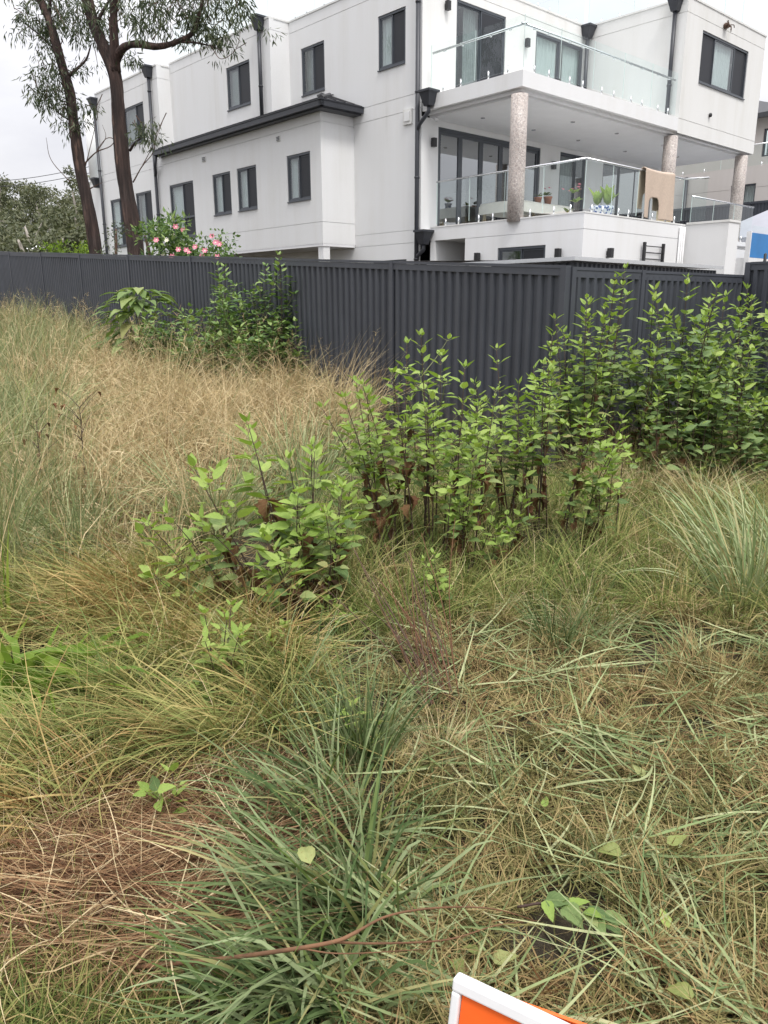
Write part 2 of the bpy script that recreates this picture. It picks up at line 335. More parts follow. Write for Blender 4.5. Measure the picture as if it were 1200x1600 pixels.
# ------------------------------------------------------------------ house (local axes: x along the garden front, y away along the side wall, z up)
YAW = R(42.18)
_d = ray(658.5, 200); C0 = CAM+_d*(20.5/_d[1])
house = empty('white_house', (C0[0], C0[1], 0), YAW, 'large white rendered house with charcoal windows, downpipes and glass balconies behind the fence', 'house')
HM = Matrix.Translation((C0[0], C0[1], 0)) @ Matrix.Rotation(YAW, 4, 'Z')
def hw(u, wv, z): return HM @ Vector((u, wv, z))
def U(c): return lambda a, z, d: (c-d, a, z)            # wall whose outside looks along -x
def W(c): return lambda a, z, d: (a, c-d, z)            # wall whose outside looks along -y
def wall(fn, a0, a1, z0, z1, holes=(), grooves=(), mat=WALL, depth=.17, name='wall', parent=None):
    A = sorted({a0, a1, *[h[0] for h in holes], *[h[1] for h in holes]}); Zs = {z0, z1, *[h[2] for h in holes], *[h[3] for h in holes]}
    for g in grooves: Zs |= {g, g+.014}
    Zs = sorted(Zs); mb = MB()
    def hole(a, z): return any(h[0] < a < h[1] and h[2] < z < h[3] for h in holes)
    def dep(z): return -.014 if any(g < z < g+.014 for g in grooves) else 0
    for i in range(len(A)-1):
        for j in range(len(Zs)-1):
            a, z = (A[i]+A[i+1])/2, (Zs[j]+Zs[j+1])/2
            if hole(a, z): continue
            d = dep(z); mb.quad(fn(A[i], Zs[j], d), fn(A[i+1], Zs[j], d), fn(A[i+1], Zs[j+1], d), fn(A[i], Zs[j+1], d))
            if d:
                for zz in (Zs[j], Zs[j+1]): mb.quad(fn(A[i], zz, d), fn(A[i+1], zz, d), fn(A[i+1], zz, 0), fn(A[i], zz, 0))
    for h in holes:
        p = [(h[0], h[2]), (h[1], h[2]), (h[1], h[3]), (h[0], h[3])]
        for k in range(4):
            (a, z), (b, y) = p[k], p[(k+1) % 4]; mb.quad(fn(a, z, 0), fn(b, y, 0), fn(b, y, -depth), fn(a, z, -depth))
    return mb.build(name, mat, parent or house, fix=False)
def curtain(fn, a0, a1, z0, z1, d, parent, mat=CURT, pleat=.09):
    n = max(8, int((a1-a0)/pleat*6)); mb = MB()
    A = [a0+(a1-a0)*i/n for i in range(n+1)]; D = [d+.025*math.sin(2*math.pi*(a-a0)/pleat+.6*math.sin(a*9)) for a in A]
    for i in range(n): mb.quad(fn(A[i], z0, D[i]), fn(A[i+1], z0, D[i+1]), fn(A[i+1], z1, D[i+1]), fn(A[i], z1, D[i]))
    return mb.build('curtain', mat, parent, True, fix=False)
def window(fn, a0, a1, z0, z1, cells, transom=None, kind='window', fr=.055, d=-.07, dress=None, back=True):
    """aluminium window; cells = list of (width share, 'glass' | 'screen' | 'curtain' | 'blind')"""
    mb = MB(); B = lambda p, q, r, s, e, f: mb.box(p, q, r, s, e, f, fn)
    e = .004; o = d+.05
    B(a0+e, a1-e, z0+e, z0+fr, d-.05, o); B(a0+e, a1-e, z1-fr, z1-e, d-.05, o); B(a0+e, a0+fr, z0+fr, z1-fr, d-.05, o); B(a1-fr, a1-e, z0+fr, z1-fr, d-.05, o)
    if z0 > 3.5 and kind == 'window': B(a0+e, a1-e, z0-.022, z0+e-.001, -.12, .035)
    win = mb.build(kind, ALU, house)
    lo = z0+fr
    if transom:
        t = MB(); t.box(a0+fr, a1-fr, transom-.03, transom+.03, d-.045, o-.008, fn); t.build('transom', ALU, win)
    tot = sum(c[0] for c in cells); a = a0+fr
    for k, (sh, what) in enumerate(cells):
        b = a+(a1-a0-2*fr)*sh/tot; dd = d+(.018 if k % 2 else -.012)
        s = MB(); q = .035
        for (x0, x1, y0, y1) in ((a, a+q, lo, z1-fr), (b-q, b, lo, z1-fr), (a+q, b-q, lo, lo+q), (a+q, b-q, z1-fr-q, z1-fr)): s.box(x0, x1, y0, y1, dd-.015, dd+.016, fn)
        s.build('sash', ALU, win)
        g = MB(); g.box(a+q, b-q, lo+q, z1-fr-q, dd-.003, dd+.003, fn); g.build('pane', MIRR if kind == 'sliding_door' and what != 'curtain' else WIN, win)
        if what == 'screen':
            g = MB(); g.box(a+q, b-q, lo+q, z1-fr-q, dd+.017, dd+.020, fn); g.build('fly_screen', SCREEN, win)
        elif what == 'curtain': kc = random.choice((0, 0, 1)); curtain(fn, a-.02+(b-a)*random.choice((0, 0, .3, .45)), b+.02, z0+.01, z1-.01, d-.075-.05*kc, win, CURT2 if kc else CURT, random.choice((.08, .11, .16)))
        elif what == 'blind':
            s = MB(); n = int((z1-z0-.2)/.085)
            for i in range(n):
                zz = lo+.05+i*.085; s.quad(fn(a+.03, zz, d-.09), fn(b-.03, zz, d-.09), fn(b-.03, zz+.07, d-.045), fn(a+.03, zz+.07, d-.045))
            s.build('louvre', BLIND, win, fix=False)
        a = b
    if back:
        g = MB(); g.quad(fn(a0-.3, z0-.2, d-1.5), fn(a1+.3, z0-.2, d-1.5), fn(a1+.3, z1+.2, d-1.5), fn(a0-.3, z1+.2, d-1.5)); g.build('interior_shade', DARK, win, fix=False)  # dark sheet behind the panes, the room's shade put into its colour
    return win
S1, S2, S3 = U(0.), U(-.65), U(-1.11)
LW, LR, LS3 = 5.31, 11.09, 16.0
g_up = 6.30; g_par = 8.93
wall(S1, 0, LW, 6.4, 9.21, [(.57, 1.56, 7.27, 8.48), (3.72, 4.76, 7.26, 8.45)], [6.52, g_par])
wall(S1, 0, 2.53, -.3, 6.4, [(.5, 1.79, 1.5, 2.74)], [3.12, 3.42, 6.18])
wall(W(LW), -.65, 0, 6.4, 9.21, (), [g_par])
wall(S2, LW, LR, 6.2, 9.21, [(6.36, 7.63, 7.27, 8.42)], [g_par], WALL)
wall(W(LR), -1.11, -.65, 6.2, 9.12, (), [8.75])
wall(S3, LR, LS3, -.3, 9.12, [(12.2, 13.75, 7.06, 8.26), (12.08, 13.3, 3.87, 5.46), (14.1, 15.45, 3.75, 5.43)], [6.1, 6.35, 8.75])
wall(S3, 2.53, LR, 3.19, 6.42, [(3.0, 4.05, 4.33, 5.5), (5.55, 6.57, 4.31, 5.48), (6.94, 7.97, 4.30, 5.47), (9.17, 10.75, 3.78, 5.46)], [3.72, 6.13])
wall(W(2.53), -1.11, 0, 3.19, 6.42, (), [3.72, 6.13])
window(S1, .57, 1.56, 7.27, 8.48, [(1, 'screen'), (1, 'curtain')])
window(S1, 3.72, 4.76, 7.26, 8.45, [(1, 'screen'), (1, 'curtain')])
window(S1, .5, 1.79, 1.5, 2.74, [(1, 'screen'), (1, 'glass')])
window(S2, 6.36, 7.63, 7.27, 8.42, [(1, 'screen'), (1, 'blind')])
window(S3, 12.2, 13.75, 7.06, 8.26, [(1, 'screen'), (1.6, 'curtain')])
window(S3, 12.08, 13.3, 3.87, 5.46, [(1, 'screen'), (1.2, 'curtain')], 4.42)
window(S3, 14.1, 15.45, 3.75, 5.43, [(1, 'screen'), (1.2, 'curtain')], 4.42)
window(S3, 3.0, 4.05, 4.33, 5.5, [(1, 'screen'), (1, 'curtain')])
window(S3, 5.55, 6.57, 4.31, 5.48, [(1, 'screen'), (1, 'curtain')])
window(S3, 6.94, 7.97, 4.30, 5.47, [(1, 'screen'), (1, 'curtain')])
window(S3, 9.17, 10.75, 3.78, 5.46, [(1, 'screen'), (1.2, 'curtain')], 4.4)
# under the side wing
mb = MB(); mb.box(-1.105, -.005, 2.535, LR, 3.12, 3.19); mb.build('soffit', CEIL, house)
mb = MB(); mb.box(-1.08, -.86, 2.56, 2.78, -.3, 3.12); mb.build('column', WALL, house)
wall(S1, 2.53, LR, -.3, 3.12, [(3.0, 8.6, -.2, 2.7)], (), WALL)
mb = MB(); mb.box(3.0, 8.6, -.2, 2.7, -.16, -.1, U(0.)); gd = mb.build('garage_door', CHAR, house)
for k in range(5):
    mb = MB(); mb.box(3.02, 8.58, -.18+k*.58, .36+k*.58, -.1, -.085, U(0.)); mb.build('panel', CHAR, gd)
# wing roof: gutter, fascia, tiles, hip end
mb = MB(); mb.box(-1.40, -1.30, 2.12, 11.16, 6.40, 6.53); mb.box(-1.40, 0, 2.12, 2.22, 6.40, 6.53)
mb.box(-1.42, -1.28, 2.10, 11.18, 6.53, 6.55); mb.box(-1.28, .0, 2.10, 2.24, 6.53, 6.55); mb.build('gutter', CHAR, house)
mb = MB(); mb.box(-1.30, 0, 2.22, 11.16, 6.365, 6.40); mb.box(-1.29, -1.12, 2.22, 11.14, 6.40, 6.52); mb.build('fascia', CHAR, house)
roof = MB(); zt = 7.02
roof.quad((-1.36, 2.16, 6.53), (-1.36, 11.1, 6.53), (-.02, 11.1, zt), (-.02, 3.5, zt)); roof.quad((-1.36, 2.16, 6.53), (-.02, 2.16, 6.53), (-.02, 3.5, zt))
roof = roof.build('roof', TILE, house, fix=False)
tm = MB(); tm.box(-.15, .15, 0, .36, 0, .03); tm.box(-.15, -.11, 0, .36, .03, .05); tile = tm.mesh('tile', TILE)
sl_ = math.atan2(zt-6.53, 1.34)
for r_ in range(4):
    for k in range(28):
        a = 2.3+r_*.34+k*.305
        if a > 10.9: break
        inst('tile', tile, roof, Matrix.Translation((-1.37+r_*.335, a+.15, 6.545+r_*.123)) @ Matrix.Rotation(-math.pi/2, 4, 'Z') @ Matrix.Rotation(sl_, 4, 'X'))
sl2 = math.atan2(zt-6.53, 1.34)
for r_ in range(4):
    for k in range(4-r_):
        inst('tile', tile, roof, Matrix.Translation((-.17-k*.305, 2.16+r_*.335, 6.545+r_*.123)) @ Matrix.Rotation(sl2, 4, 'X'))
mb = MB(); mb.tube([(-1.36, 2.16, 6.57), (-.02, 3.5, zt+.05)], .06, 8); mb.build('ridge_cap', TILE, roof)
# garden front
FR = W(0.)
wall(FR, .0, 11.4, 3.42, 6.0, [(.59, 4.73, 3.42, 5.85), (5.66, 6.96, 3.42, 5.87), (7.89, 10.82, 3.42, 5.87)], ())
wall(FR, .0, 6.67, 6.42, 9.23, [(1.17, 3.03, 6.46, 8.75), (4.3, 6.5, 6.46, 8.7)], [g_par], WALL2)
def bifold():
    mb = MB(); mb.box(.594, 4.726, 5.78, 5.846, -.12, -.02, FR); mb.box(.594, .65, 3.425, 5.78, -.12, -.02, FR); mb.box(4.67, 4.726, 3.425, 5.78, -.12, -.02, FR); mb.box(.65, 4.67, 3.425, 3.46, -.12, -.02, FR)
    dr = mb.build('bifold_door', ALU, house); n = 5; st = 4.02/n
    for k in range(n):
        a = .65+k*st; s = MB()
        for b in ((a, a+.075, 3.46, 5.78), (a+st-.075, a+st-.004, 3.46, 5.78), (a+.075, a+st-.075, 3.46, 3.56), (a+.075, a+st-.075, 5.70, 5.78)): s.box(*b, -.1, -.045, FR)
        s.build('leaf_frame', ALU, dr); g = MB(); g.box(a+.075, a+st-.075, 3.56, 5.70, -.075, -.069, FR); g.build('pane', MIRR, dr)
bifold()
window(FR, 5.66, 6.96, 3.425, 5.87, [(1, 'curtain'), (.55, 'glass')], None, 'sliding_door')
window(FR, 7.89, 10.82, 3.425, 5.87, [(1, 'glass'), (1, 'glass'), (1, 'glass')], None, 'sliding_door')
window(FR, 1.17, 3.03, 6.465, 8.75, [(1, 'curtain'), (1, 'screen')], None, 'sliding_door')
window(FR, 4.3, 6.5, 6.465, 8.7, [(1, 'curtain'), (1, 'curtain')], None, 'sliding_door')
curtain(FR, 2.15, 2.6, 6.5, 8.6, -.05-.19, house)
# upper right block
UB, VB = 6.67, -3.02
wall(U(UB), VB, 0, 6.42, 9.25, (), [g_par], WALL2)
wall(W(VB), UB, 11.4, 6.06, 9.27, [(7.57, 10.37, 7.43, 8.69)], [6.41, g_par], WALL2)
window(W(VB), 7.57, 10.37, 7.43, 8.69, [(1, 'screen'), (1.7, 'curtain'), (1, 'screen')], None)
wall(lambda a, z, d: (11.4+d, a, z), VB, 16, 6.06, 9.25, (), [g_par], WALL2); wall(lambda a, z, d: (11.4+d, a, z), 0, 16, -.3, 6.06, (), (), WALL2)
mb = MB(); mb.quad((-1.1, 16, -.3), (11.4, 16, -.3), (11.4, 16, 9.2), (-1.1, 16, 9.2)); mb.build('wall', WALL, house, fix=False)
mb = MB(); mb.box(.03, 11.38, .03, 15.98, 8.75, 8.85); mb.box(-.63, .02, LW+.03, 15.97, 8.75, 8.85); mb.box(-1.08, -.64, LR+.03, 15.96, 8.72, 8.8); mb.box(UB+.02, 11.37, VB+.02, .02, 8.75, 8.85); mb.build('roof_deck', CEIL, house)
mb = MB(); mb.box(.03, 11.37, .03, 15.97, 6.15, 6.39); mb.box(.03, 11.37, .03, 15.97, 3.1, 3.38); mb.build('floor_slab', DARK, house)
# parapet caps
cap = MB()
for (x0, x1, y0, y1, z) in ((-.02, .16, -.02, LW, 9.21), (-.67, -.49, LW+.0, LR, 9.213), (-.49, .0, LW-.02, LW+.16, 9.216), (-1.13, -.95, LR, LS3, 9.12), (-.95, -.67, LR-.02, LR+.16, 9.123), (.16, UB-.02, -.02, .16, 9.232), (UB-.02, UB+.16, VB-.0, .0, 9.25), (UB-.03, 11.42, VB-.02, VB+.16, 9.272)):
    cap.box(x0, x1, y0, y1, z, z+.045)
cap.build('parapet_cap', WALL2, house)
# upper balcony slab
mb = MB(); mb.box(.02, UB+.0, VB, -.005, 6.10, 6.42); mb.box(UB, 11.38, VB+.01, -.005, 6.10, 6.40); mb.build('balcony_slab', WALL, house)
mb = MB(); mb.box(.14, 11.3, VB+.12, -.01, 6.04, 6.10); mb.box(.26, 11.2, VB+.24, -.012, 5.985, 6.04); mb.build('cornice', CEIL, house)
for (x, y) in ((1.2, -.9), (1.2, -2.1), (3.2, -.9), (3.2, -2.1), (5.2, -.9), (5.2, -2.1), (7.6, -.9), (7.6, -2.1), (9.6, -1.5)):
    mb = MB(); mb.lathe([(.055, 5.972), (.06, 5.99)], 12, (x, y, 0)); mb.build('downlight', STEEL, house)
# pillars
for (x, y) in ((.14, -2.86), (6.66, -2.86), (10.98, -2.86)):
    n = 24; pm = MB(); prof = [(.185, 3.40), (.185, 4.2), (.184, 5.0), (.184, 5.98)]
    pm.lathe(prof, n, (x, y, 0)); pm.build('pillar', MOSAIC, house, True)
# lower deck
mb = MB(); mb.box(.12, 11.4, -3.5, -.005, 3.2, 3.42); mb.box(.12, 4.4, -4.68, -3.5, 3.2, 3.418); mb.build('deck_slab', WALL, house)
wall(U(.1), -4.7, -.25, -.3, 3.44, [(-1.41, -.41, -.2, 3.14), (-3.76, -2.42, 1.6, 2.86)], [3.12], WALL, 1.6)
window(U(.1), -3.76, -2.42, 1.6, 2.86, [(1, 'screen'), (1, 'glass')])
wall(W(-4.7), .1, 4.4, -.3, 3.44, (), [3.12], WALL)
wall(W(-3.5), 4.4, 11.4, -.3, 3.3, (), (), WALL)
wall(U(4.4), -5.76, -4.7, -.3, 3.46, (), (), WALL); wall(W(-5.76), 4.4, 4.95, -.3, 3.46, (), (), WALL)
mb = MB(); mb.box(4.38, 4.97, -5.78, -4.72, 3.46, 3.51); mb.box(.09, 4.37, -4.71, -4.5, 3.44, 3.47); mb.box(.09, .3, -4.5, -.25, 3.44, 3.47); mb.box(4.95, 4.96, -5.75, -3.5, -.3, 3.46); mb.build('coping', WALL2, house)
mb = MB(); mb.box(.9, .96, -1.4, -.42, -.2, 2.2, None); mb.build('door', CHAR, house)
for k in range(3):
    mb = MB(); mb.tube([(4.08+.1*k, -4.74, 1.2), (4.08+.1*k, -4.74, 3.4)], .025, 8); mb.build('conduit', WHITE, house, True)
# downpipes with rain heads
def downpipe(x, y, z0, z1, head=True, rain=None, wv=.055, axis='u'):
    mb = MB(); mb.tube([(x, y, z0), (x, y, z1)], wv, 10); p = mb.build('downpipe', CHAR, house, True)
    z = z0+.8
    while z < z1-.3:
        b = MB(); b.tube([(x, y, z), (x, y, z+.04)], wv+.012, 10); b.build('bracket', CHAR, p, True); z += 1.9
    if head: rainhead(x, y, z1, p)
    return p
def rainhead(x, y, z, p):
    b = MB(); a, c = .085, .165; h = .29
    vs = [(x-a, y-a, z), (x+a, y-a, z), (x+a, y+a, z), (x-a, y+a, z), (x-c, y-c, z+h), (x+c, y-c, z+h), (x+c, y+c, z+h), (x-c, y+c, z+h)]
    b.add(vs, [(3, 2, 1, 0), (0, 1, 5, 4), (1, 2, 6, 5), (2, 3, 7, 6), (3, 0, 4, 7), (4, 5, 6, 7)]); b.box(x-c-.02, x+c+.02, y-c-.02, y+c+.02, z+h, z+h+.05); b.build('rain_head', CHAR, p)
def elbow(pts, p, r=.05):
    b = MB(); b.tube(pts, r, 8); b.build('elbow', CHAR, p, True)
p = downpipe(-.09, .05, 0, 9.6, False); rainhead(-.09, -.33, 6.15, p); elbow([(-.09, -.33, 6.17), (-.09, -.33, 6.03), (-.09, -.02, 5.8), (-.09, .05, 5.66)], p)
rainhead(-.09, -.2, 3.05, p); elbow([(-.09, -.2, 3.07), (-.09, -.2, 2.93), (-.09, 0, 2.8), (-.09, .05, 2.7)], p)
downpipe(-.75, 5.68, 6.75, 8.97)
p = downpipe(-1.2, 11.5, 0, 8.82); elbow([(-1.34, 11.1, 6.4), (-1.34, 11.2, 6.1), (-1.22, 11.42, 5.95), (-1.2, 11.5, 5.8)], p)
p = downpipe(-1.2, 15.95, 0, 8.65); rainhead(-1.22, 16.25, 5.95, p)
downpipe(6.58, -2.72, 6.42, 8.98); downpipe(6.50, -.12, 6.42, 8.9)
mb = MB(); mb.box(-.55, .0, 16.05, 17.4, 5.5, 8.6); mb.build('balcony_screen', BAL, house)
mb = MB(); mb.lathe([(.22, 6.1), (.22, 8.7)], 16, (-.8, 17.3, 0)); mb.build('pillar', WALL, house, True)
mb = MB(); mb.box(-1.1, 4, 16.02, 17.5, 5.85, 6.1); mb.box(-1.1, 4, 16.03, 17.4, -.3, 5.85); mb.build('rear_wing', WALL, house)
# vents, sconces, camera, wall box
def vent(fn, a0, a1, z0, z1):
    b = MB(); b.box(a0, a1, z0, z1, -.01, .02, fn); v = b.build('vent', WALL2, house); n = max(3, int((z1-z0)/.05))
    for k in range(n):
        s = MB(); zz = z0+.02+k*(z1-z0-.03)/n; s.box(a0+.02, a1-.02, zz, zz+.018, .02, .035, fn); s.build('slat', ALU, v)
vent(S3, 4.3, 4.48, 5.92, 6.06); vent(S3, 8.29, 8.5, 5.9, 6.06)
b = MB(); b.box(.3, .6, 5.88, 6.22, -.01, .05, S1); v = b.build('wall_box', WALL2, house); b = MB(); b.box(.36, .54, 5.95, 6.16, .05, .075, S1); b.build('hatch', WALL, v)
def sconce(fn, a, z):
    b = MB(); b.box(a-.055, a+.055, z-.1, z+.1, .03, .13, fn); b.box(a-.03, a+.03, z-.04, z+.04, -.01, .03, fn); b.build('wall_light', BLACK, house)
sconce(FR, .36, 5.45); sconce(FR, .78, 8.5); sconce(FR, 5.27, 5.45); sconce(FR, 3.85, 8.3); sconce(U(.1), -1.87, 2.68); sconce(U(.1), -4.15, 2.66); sconce(W(-4.7), 1.05, 2.68)
b = MB(); b.lathe([(.05, 0), (.06, .05), (.03, .08)], 12, (.3, -.2, 5.9)); b.build('security_camera', WHITE, house, True)
# tangle of cut cables on the corner block
b = MB(); c = Vector((8.75, VB-.05, 9.02))
for k in range(9):
    v = Vector((random.uniform(-.22, .22), random.uniform(-.14, -.02), random.uniform(-.2, .2))); b.tube(round_tube([c+Vector((0, .04, 0)), c+v*.6+Vector((0, -.05, .04)), c+v], 4), .012, 5)
b.lathe([(.07, -.06), (.1, 0), (.06, .06)], 10, tuple(c)); b.build('cable_bundle', TWIGB, house, True)
b = MB(); b.lathe([(.035, -.05), (.05, 0), (.03, .05)], 8, (8.35, VB-.04, 6.72)); b.build('cable_outlet', BLACK, house, True)
# glass balustrades
def balustrade(p0, p1, z0, z1, n, rail, spig=2, railz=None, ins=.02):
    p0, p1 = Vector(p0), Vector(p1); d = (p1-p0); Ln = d.length; d.normalize(); q = Vector((-d.y, d.x, 0)); hd = None
    b = MB(); rz = railz or z1; off = q*(.0 if railz is None else .07)
    b.tube([p0+off+Vector((0, 0, rz)), p1+off+Vector((0, 0, rz))], .022 if railz is None else .026, 8); hd = b.build('handrail', STEEL, house, True)
    st = Ln/n; g0 = z0+.06
    for k in range(n):
        a, c = p0+d*(k*st+.012), p0+d*((k+1)*st-.012); g = MB(); t = q*.006
        vs = [a-t, c-t, c+t, a+t]; g.add([v+Vector((0, 0, g0)) for v in vs]+[v+Vector((0, 0, z1-.012)) for v in vs], [(3, 2, 1, 0), (4, 5, 6, 7), (0, 1, 5, 4), (1, 2, 6, 5), (2, 3, 7, 6), (3, 0, 4, 7)])
        g.build('glass_panel', BAL, hd)
        e = MB(); e.tube([a+Vector((0, 0, g0)), a+Vector((0, 0, z1-.012))], .007, 4); e.build('glass_edge', EDGE, hd)
        for j in range(spig):
            s = p0+d*(k*st+st*((j+.5)/spig*.8+.1)); m_ = MB(); m_.tube([s+Vector((0, 0, z0-.01)), s+Vector((0, 0, z0+.17))], .019, 8); m_.build('spigot', STEEL, hd, True)
            if railz:
                m_ = MB(); m_.tube([s+Vector((0, 0, rz-.06)), s+off+Vector((0, 0, rz-.05)), s+off+Vector((0, 0, rz))], .012, 6); m_.build('rail_bracket', STEEL, hd)
EDGE = simple('glass_edge', (.62, .74, .71), .2, 0, .05, 6)
balustrade((.1, -.2, 0), (.1, -2.95, 0), 6.43, 7.5, 2, True, 2, 7.34)
balustrade((.1, -2.95, 0), (6.6, -2.95, 0), 6.43, 7.5, 5, True, 2, 7.34)
balustrade((.2, -.35, 0), (.2, -4.6, 0), 3.47, 4.5, 4, True, 2)
balustrade((.2, -4.6, 0), (4.3, -4.6, 0), 3.47, 4.5, 4, True, 2)
balustrade((4.3, -4.6, 0), (4.55, -5.1, 0), 3.5, 4.5, 1, True, 0)
balustrade((7.0, -3.44, 0), (10.9, -3.44, 0), 3.43, 4.45, 3, True, 1)
for a, c, n in (((.1, .3, 0), (.1, 5.5, 0), 4), ((-.52, 5.5, 0), (-.52, 10.9, 0), 4), ((.3, .1, 0), (6.6, .1, 0), 5), ((6.8, .1, 0), (6.8, -2.8, 0), 2), ((6.8, -2.85, 0), (11.2, -2.85, 0), 4)):
    balustrade(a, c, 9.26, 10.35, n, True, 2)

# ------------------------------------------------------------------ things on the balcony
def hempty(name, u, y, z, label, cat, group=None, rz=0):
    return empty(name, hw(u, y, z), YAW+rz, label, cat, group)
t = hempty('outdoor_table', 2.9, -1.0, 3.42, 'long balcony table under a cream cloth behind the round front pillar', 'table')
b = MB(); b.box(-.85, 1.35, -.4, .82, .68, .715); b.build('tabletop', WOOD, t)
for x in (-.78, 1.28):
    for y in (-.34, .75):
        b = MB(); b.box(x-.03, x+.03, y-.03, y+.03, 0, .68); b.build('leg', WOOD, t)
def cloth(x0, x1, y0, y1, z, drop, nx=40, ny=18):
    b = MB(); V = []
    for i in range(nx+1):
        for j in range(ny+1):
            x = x0-drop+(x1-x0+2*drop)*i/nx; y = y0-drop+(y1-y0+2*drop)*j/ny
            dx = max(x0-x, 0, x-x1); dy = max(y0-y, 0, y-y1); dd = max(dx, dy)
            px = min(max(x, x0-.02), x1+.02); py = min(max(y, y0-.02), y1+.02); wv = .025*math.sin(9*x+7*y)*min(1, dd/.1)
            V.append((px+(math.copysign(wv, x) if dx else wv), py+wv-.02*(dy > 0), z-dd+.008*math.sin(5*x)*math.sin(6*y)))
    b.add(V, [(i*(ny+1)+j, (i+1)*(ny+1)+j, (i+1)*(ny+1)+j+1, i*(ny+1)+j+1) for i in range(nx) for j in range(ny)]); return b
c = cloth(-.88, 1.38, -.43, .85, .735, .27).build('tablecloth', CLOTH, None, True, fix=False); c.matrix_world = Matrix.Translation(hw(2.9, -1.0, 3.42)) @ Matrix.Rotation(YAW, 4, 'Z')
tag(c, 'cream cloth draped over the balcony table with folded edges', 'tablecloth')
def leafmesh(name, mat, wd=.62, fold=.25, droop=.35, serr=.05, seg=6, curl=0, twist=0):
    b = MB(); mid = []; Lf = []; Rt = []
    prof = lambda s: (math.sin(math.pi*s**.62))**.85*(1-s*.25) if 0 < s < 1 else 0
    for i in range(seg+1):
        s = i/seg; y = s*(1-.12*droop*s); z = -.5*droop*s*s+.08*s; hwid = wd*.5*prof(s); te = 1+(serr*4 if i % 2 else -serr*2); hwid *= te if 0 < i < seg else 1
        tw = twist*s; zf = fold*hwid+curl*hwid*math.sin(s*3)
        mid.append((0, y, z)); Lf.append((-hwid*math.cos(tw), y+.02*(i % 2), z+zf-hwid*math.sin(tw))); Rt.append((hwid*math.cos(tw), y+.02*(i % 2), z+zf+hwid*math.sin(tw)))
    vs = mid+Lf[1:-1]+Rt[1:-1]; n = seg+1; m_ = seg-1; fs = []
    l = lambda i: n+i-1; r = lambda i: n+m_+i-1
    fs += [(0, 1, l(1)), (0, r(1), 1)]
    for i in range(1, seg-1): fs += [(i, i+1, l(i+1), l(i)), (i, r(i), r(i+1), i+1)]
    fs += [(seg-1, seg, l(seg-1)), (seg-1, r(seg-1), seg)]
    b.add(vs, fs); me = b.mesh(name, mat, True, fix=False)
    uvl = me.uv_layers.new(name='UVMap'); uvs = [(0, i/seg) for i in range(n)]+[(-1, i/seg) for i in range(1, seg)]+[(1, i/seg) for i in range(1, seg)]
    for lp in me.loops: uvl.data[lp.index].uv = uvs[lp.vertex_index]
    return me
LY = [leafmesh('leaf', YOUNG, w_, f_, d_, .018, 9, 0, t_) for w_, f_, d_, t_ in ((.50, .35, .1, 0), (.56, .3, .25, .2), (.48, .4, 0, -.2))]
LM = [leafmesh('leaf', MATURE, w_, f_, d_, .018, 9, 0, t_) for w_, f_, d_, t_ in ((.60, .22, .35, 0), (.66, .15, .55, .25), (.56, .28, .25, -.25), (.62, .2, .7, .1))]
LD = [leafmesh('leaf', DEEP, w_, f_, d_, .018, 9, 0, t_) for w_, f_, d_, t_ in ((.60, .2, .4, 0), (.66, .15, .6, .25), (.56, .25, .3, -.25))]
LX = [leafmesh('dry_leaf', DRYL, w_, f_, d_, .06, 8, c_, t_) for w_, f_, d_, c_, t_ in ((.5, .9, 1.2, .5, .6), (.42, 1.2, .9, .7, -.7))]
LFALL = [leafmesh('fallen_leaf', YELLOWL, w_, f_, d_, .012, 9, c_, t_) for w_, f_, d_, c_, t_ in ((.58, .35, .5, .3, .3), (.62, .5, -.4, -.3, .4), (.5, .3, .8, .4, -.5))]
def frame(dirv, upv):
    y = Vector(dirv).normalized(); z = Vector(upv); z = (z-y*z.dot(y)); z = z.normalized() if z.length > 1e-4 else y.orthogonal().normalized(); x = y.cross(z)
    return Matrix(((x.x, y.x, z.x, 0), (x.y, y.y, z.y, 0), (x.z, y.z, z.z, 0), (0, 0, 0, 1)))
def put_leaf(parent, mesh, p, d, up, size, name='leaf'):
    return inst(name, mesh, parent, Matrix.Translation(p) @ frame(d, up) @ Matrix.Scale(size, 4))
def rosette(parent, c, n, size, mesh, up=.5, rad=.02, name='leaf'):
    for k in range(n):
        a = k*2.4+random.uniform(-.2, .2); e = up+random.uniform(-.25, .3); d = Vector((math.cos(a)*math.cos(e), math.sin(a)*math.cos(e), math.sin(e)))
        put_leaf(parent, random.choice(mesh), c+d*rad, d, Vector((0, 0, 1)), size*random.uniform(.7, 1.15), name)
def pot_plant(u, y, z, r, h, pot, label, leafm, n, size, flowers=0, up=.6, spread=0):
    t = hempty('potted_plant', u, y, z, label, 'potted plant')
    b = MB(); b.lathe([(r*.7, 0), (r*.95, h*.8), (r*1.05, h*.82), (r*1.05, h), (r*.9, h), (r*.85, h*.85), (.01, h*.85)], 18); b.build('pot', pot, t, True)
    for k in range(3): rosette(t, Vector((random.uniform(-r, r)*.5, random.uniform(-r, r)*.5, h+.02+k*spread)), n//3, size, leafm, up)
    for k in range(flowers):
        p = Vector((random.uniform(-1, 1)*r*1.3, random.uniform(-1, 1)*r*1.3, h+random.uniform(.06, .2)+spread*2)); rosette(t, p, 5, .06, [FLOW], .4, .005, 'petal')
FLOW = leafmesh('petal', PINK, .8, .3, .2, 0, 4); FLOC = leafmesh('petal', CREAM, .8, .3, .2, 0, 4)
pot_plant(2.35, -1.15, 4.165, .10, .16, GLAZE, 'flowering plant in a blue pot on the cream tablecloth', LY, 15, .16, 7, .5)
pot_plant(3.15, -1.18, 4.165, .10, .15, TERRA, 'terracotta pot of low green leaves in the middle of the tablecloth', LM, 9, .12)
